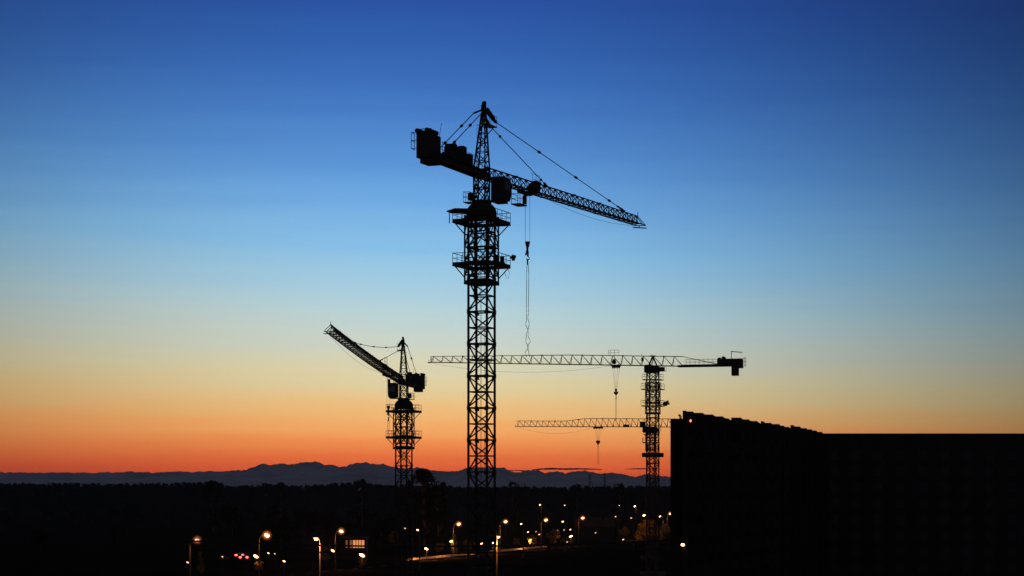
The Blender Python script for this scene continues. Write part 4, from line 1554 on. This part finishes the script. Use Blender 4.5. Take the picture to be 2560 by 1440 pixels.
TREES = [
    # px, top row, width px, D, kind, leaves, label
    (1060, 1166, 96, 560, 'broad', 17000, 'large dark tree standing just right of the left crane mast'),
    (1094, 1196, 56, 580, 'broad', 4500, 'lower dark tree leaning out right of the large dark tree'),
    (1283, 1200, 40, 900, 'broad', 1100, 'sparse dark tree rising above the wood right of the tallest mast'),
    (905, 1194, 34, 1000, 'broad', 1500, 'dark tree standing up from the wood left of the left crane'),
    (532, 1196, 60, 900, 'broad', 2600, 'dark tree standing up from the wood farthest left'),
    (702, 1203, 34, 1100, 'broad', 1500, 'dark round tree on the wood edge below the first mountain peak'),
    (1442, 1207, 34, 1200, 'broad', 1300, 'low dark tree on the wood edge left of the two pylons'),
    (1550, 1205, 40, 1100, 'broad', 1500, 'dark tree on the wood edge left of the flat-top crane masts'),
    (502, 1378, 22, 430, 'column', 1300, 'thin lit tree under the leftmost greyish street lamp'),
    (1138, 1333, 18, 545, 'column', 1400, 'slim lit street tree close left of the tallest mast'),
    (1243, 1328, 16, 590, 'column', 1400, 'slim lit street tree close right of the tallest mast'),
    (1622, 1296, 74, 728, 'broad', 2300, 'broad tree lit orange left of the dark building'),
    (1662, 1312, 34, 770, 'round', 1500, 'smaller dimly lit tree between the lit tree and the building'),
    (648, 1396, 22, 440, 'shrub', 700, 'bush lit orange by the low lamp near the cars'),
    (905, 1386, 26, 462, 'shrub', 800, 'bush lit orange by the low lamp under the window band'),
    (1330, 1338, 26, 600, 'round', 1300, 'dimly lit tree behind the right end of the lit wall'),
    (1420, 1356, 40, 690, 'shrub', 1000, 'hedge lit orange at the left corner of the house'),
    (815, 1366, 30, 480, 'round', 900, 'dimly lit tree between the brightly lit pole and the pale oval lamp'),
    (985, 1330, 34, 640, 'round', 1200, 'dimly lit tree behind the left crane mast near the ground'),
    (1100, 1352, 26, 560, 'round', 900, 'dim low tree left of the slim lit tree beside the road'),
    (1384, 1326, 34, 630, 'round', 1200, 'dimly lit tree right of the lamp midway between crane and house'),
    (1290, 1346, 24, 625, 'round', 800, 'small dim tree behind the lit wall right of the tallest mast'),
    (868, 1360, 22, 545, 'column', 700, 'slim dim tree at the left end of the lit window band'),
    (1560, 1318, 30, 740, 'round', 1000, 'dim tree left of the broad orange lit tree'),
    (560, 1392, 30, 520, 'round', 800, 'dim low tree left of the cars with red tail lights'),
    (1170, 1352, 30, 590, 'round', 1200, 'dim tree behind the tallest mast beside the lit wall'),
]
for px, py, wpx, D, kind, nl, lab in TREES:
    ht = tanpx(py, D)
    w = wpx / FPX * D
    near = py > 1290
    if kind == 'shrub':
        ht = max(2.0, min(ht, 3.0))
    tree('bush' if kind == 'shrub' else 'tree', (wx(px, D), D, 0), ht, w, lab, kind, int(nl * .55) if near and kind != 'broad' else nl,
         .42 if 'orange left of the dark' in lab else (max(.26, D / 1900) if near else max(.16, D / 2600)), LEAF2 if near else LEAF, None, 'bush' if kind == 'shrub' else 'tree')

# dark trees scattered over the plain between the lamps
protos = []
LABS = {}
spots = []
for i in range(64):
    D = rng.uniform(560, 1250)
    px = rng.uniform(-120, 1700)
    spots.append((px, D, rng.uniform(.7, 1.25), rng.uniform(0, 6.28), i))
for i, (px, D, s, r, _) in enumerate(spots):
    ok = True
    for q in S + [(a, b) for a, b, *_ in LOW]:
        lampD = 9 * FPX / (q[1] - HOR)
        if abs(q[0] - px) < 30 and D < lampD + 15:
            ok = False
    if 1150 < px < 1260 or 1000 < px < 1400 and D < 660:
        ok = False
    if not ok:
        continue
    if len(protos) < 4:
        o = tree('tree', (0, 0, 0), 9.5, 8.0, 'dark unlit tree on the plain between the street lamps', 'round', 900, .42, LEAF, 'dark trees scattered over the plain')
        protos.append(o)
    else:
        o = copy_tree(protos[i % 4])
    o.location = (wx(px, D), D, 0)
    o.rotation_euler = (0, 0, r)
    o.scale = (s, s, s * .95)

# ------------------------------------------------------------------ pylons, overhead cables
def pylon(px, py, D, lab, w=3.2, arms=((.72, 3.2), (.84, 2.8), (.95, 2.2)), bar=.32):
    top = tanpx(py, D)
    root = empty('electricity_pylon', (wx(px, D), D, 0), lab, 'pylon', 'electricity pylons far behind the wood')
    m_ = MB()
    lv = 10
    for k in range(4):
        a = [(-1, -1), (1, -1), (1, 1), (-1, 1)][k]
        b = [(-1, -1), (1, -1), (1, 1), (-1, 1)][(k + 1) % 4]
        f = lambda t: w * (1 - t) + .35 * t
        m_.bar((a[0] * f(0), a[1] * f(0), 0), (a[0] * f(1), a[1] * f(1), top), bar)
        for i in range(lv):
            t0, t1 = i / lv, (i + 1) / lv
            m_.bar((a[0] * f(t0), a[1] * f(t0), top * t0), (b[0] * f(t1), b[1] * f(t1), top * t1), bar * .6)
            m_.bar((b[0] * f(t0), b[1] * f(t0), top * t0), (a[0] * f(t1), a[1] * f(t1), top * t1), bar * .6)
    m_.build('mast', STEEL_FAR, root)
    for t, hw in arms:
        m_ = MB()
        m_.bar((-hw, 0, top * t), (hw, 0, top * t), bar * .9)
        m_.bar((-hw, 0, top * t), (0, 0, top * t + 1.6), bar * .7)
        m_.bar((hw, 0, top * t), (0, 0, top * t + 1.6), bar * .7)
        m_.build('crossarm', STEEL_FAR, root)


pylon(1475, 1186, 2500, 'dark lattice pylon left of the two flat-top crane masts, shorter one', 1.6, bar=.34)
pylon(1512, 1183, 2500, 'dark lattice pylon nearer the flat-top crane masts, taller one', 1.6, bar=.36)
pylon(1311, 1207, 2300, 'faint low pylon with wide arms right of the tallest crane', 1.4, ((.80, 6.5), (.93, 4.0)), bar=.22)

pl = at(478, 1360, 242)
up_ = empty('utility_pole', (pl.x, pl.y, 0), 'dark utility pole carrying cables at the lower left', 'utility pole')
m_ = MB()
m_.tube([(0, 0, 0), (0, 0, pl.z + .6)], .14, 8, .1)
m_.build('pole', BARK, up_)
m_ = MB()
m_.bar((-.9, 0, pl.z), (.9, 0, pl.z), .12)
m_.build('crossarm', BARK, up_)
for (z0, z1, sag, th, lab) in ((at(0, 1352, 242).z, at(0, 1350, 252).z, .75, .11, 'thicker upper overhead cable crossing in front of the lamps'),
                               (at(0, 1371, 242).z, at(0, 1370, 252).z, .65, .08, 'thinner lower overhead cable crossing in front of the lamps')):
    a = V((pl.x, pl.y, z0))
    b = V((ax0 + .1, 252.0 - .02, z1))
    m_ = MB()
    m_.tube([a.lerp(b, t) - V((0, 0, sag * 4 * t * (1 - t))) for t in np.linspace(0, 1, 33)], th, 7)
    tag(m_.build('overhead_cable', CABLEM), lab, 'cable', 'overhead cables in front of the lamps')

# ------------------------------------------------------------------ air
hz = MB()
x0, x1, y0, y1, z0, z1 = -10500, 10500, -1500, HAZE_FAR, -2.0, HAZE_TOP
hz.add([(x0, y0, z0), (x1, y0, z0), (x1, y1, z0), (x0, y1, z0), (x0, y0, z1), (x1, y0, z1), (x1, y1, z1), (x0, y1, z1)],
       [(3, 2, 1, 0), (4, 5, 6, 7), (0, 1, 5, 4), (1, 2, 6, 5), (2, 3, 7, 6), (3, 0, 4, 7)])
hm = bpy.data.materials.new('air')
hm.use_nodes = True
t = hm.node_tree
t.nodes.clear()
pv_ = t.nodes.new('ShaderNodeVolumePrincipled')
pv_.inputs['Color'].default_value = (0.80, 0.88, 1.0, 1)
pv_.inputs['Density'].default_value = HAZE_DENSITY
pv_.inputs['Anisotropy'].default_value = 0.3
ou = t.nodes.new('ShaderNodeOutputMaterial')
t.links.new(pv_.outputs[0], ou.inputs['Volume'])
tag(hz.build('haze', hm), 'thin evening air over the plain', 'haze', kind='stuff')
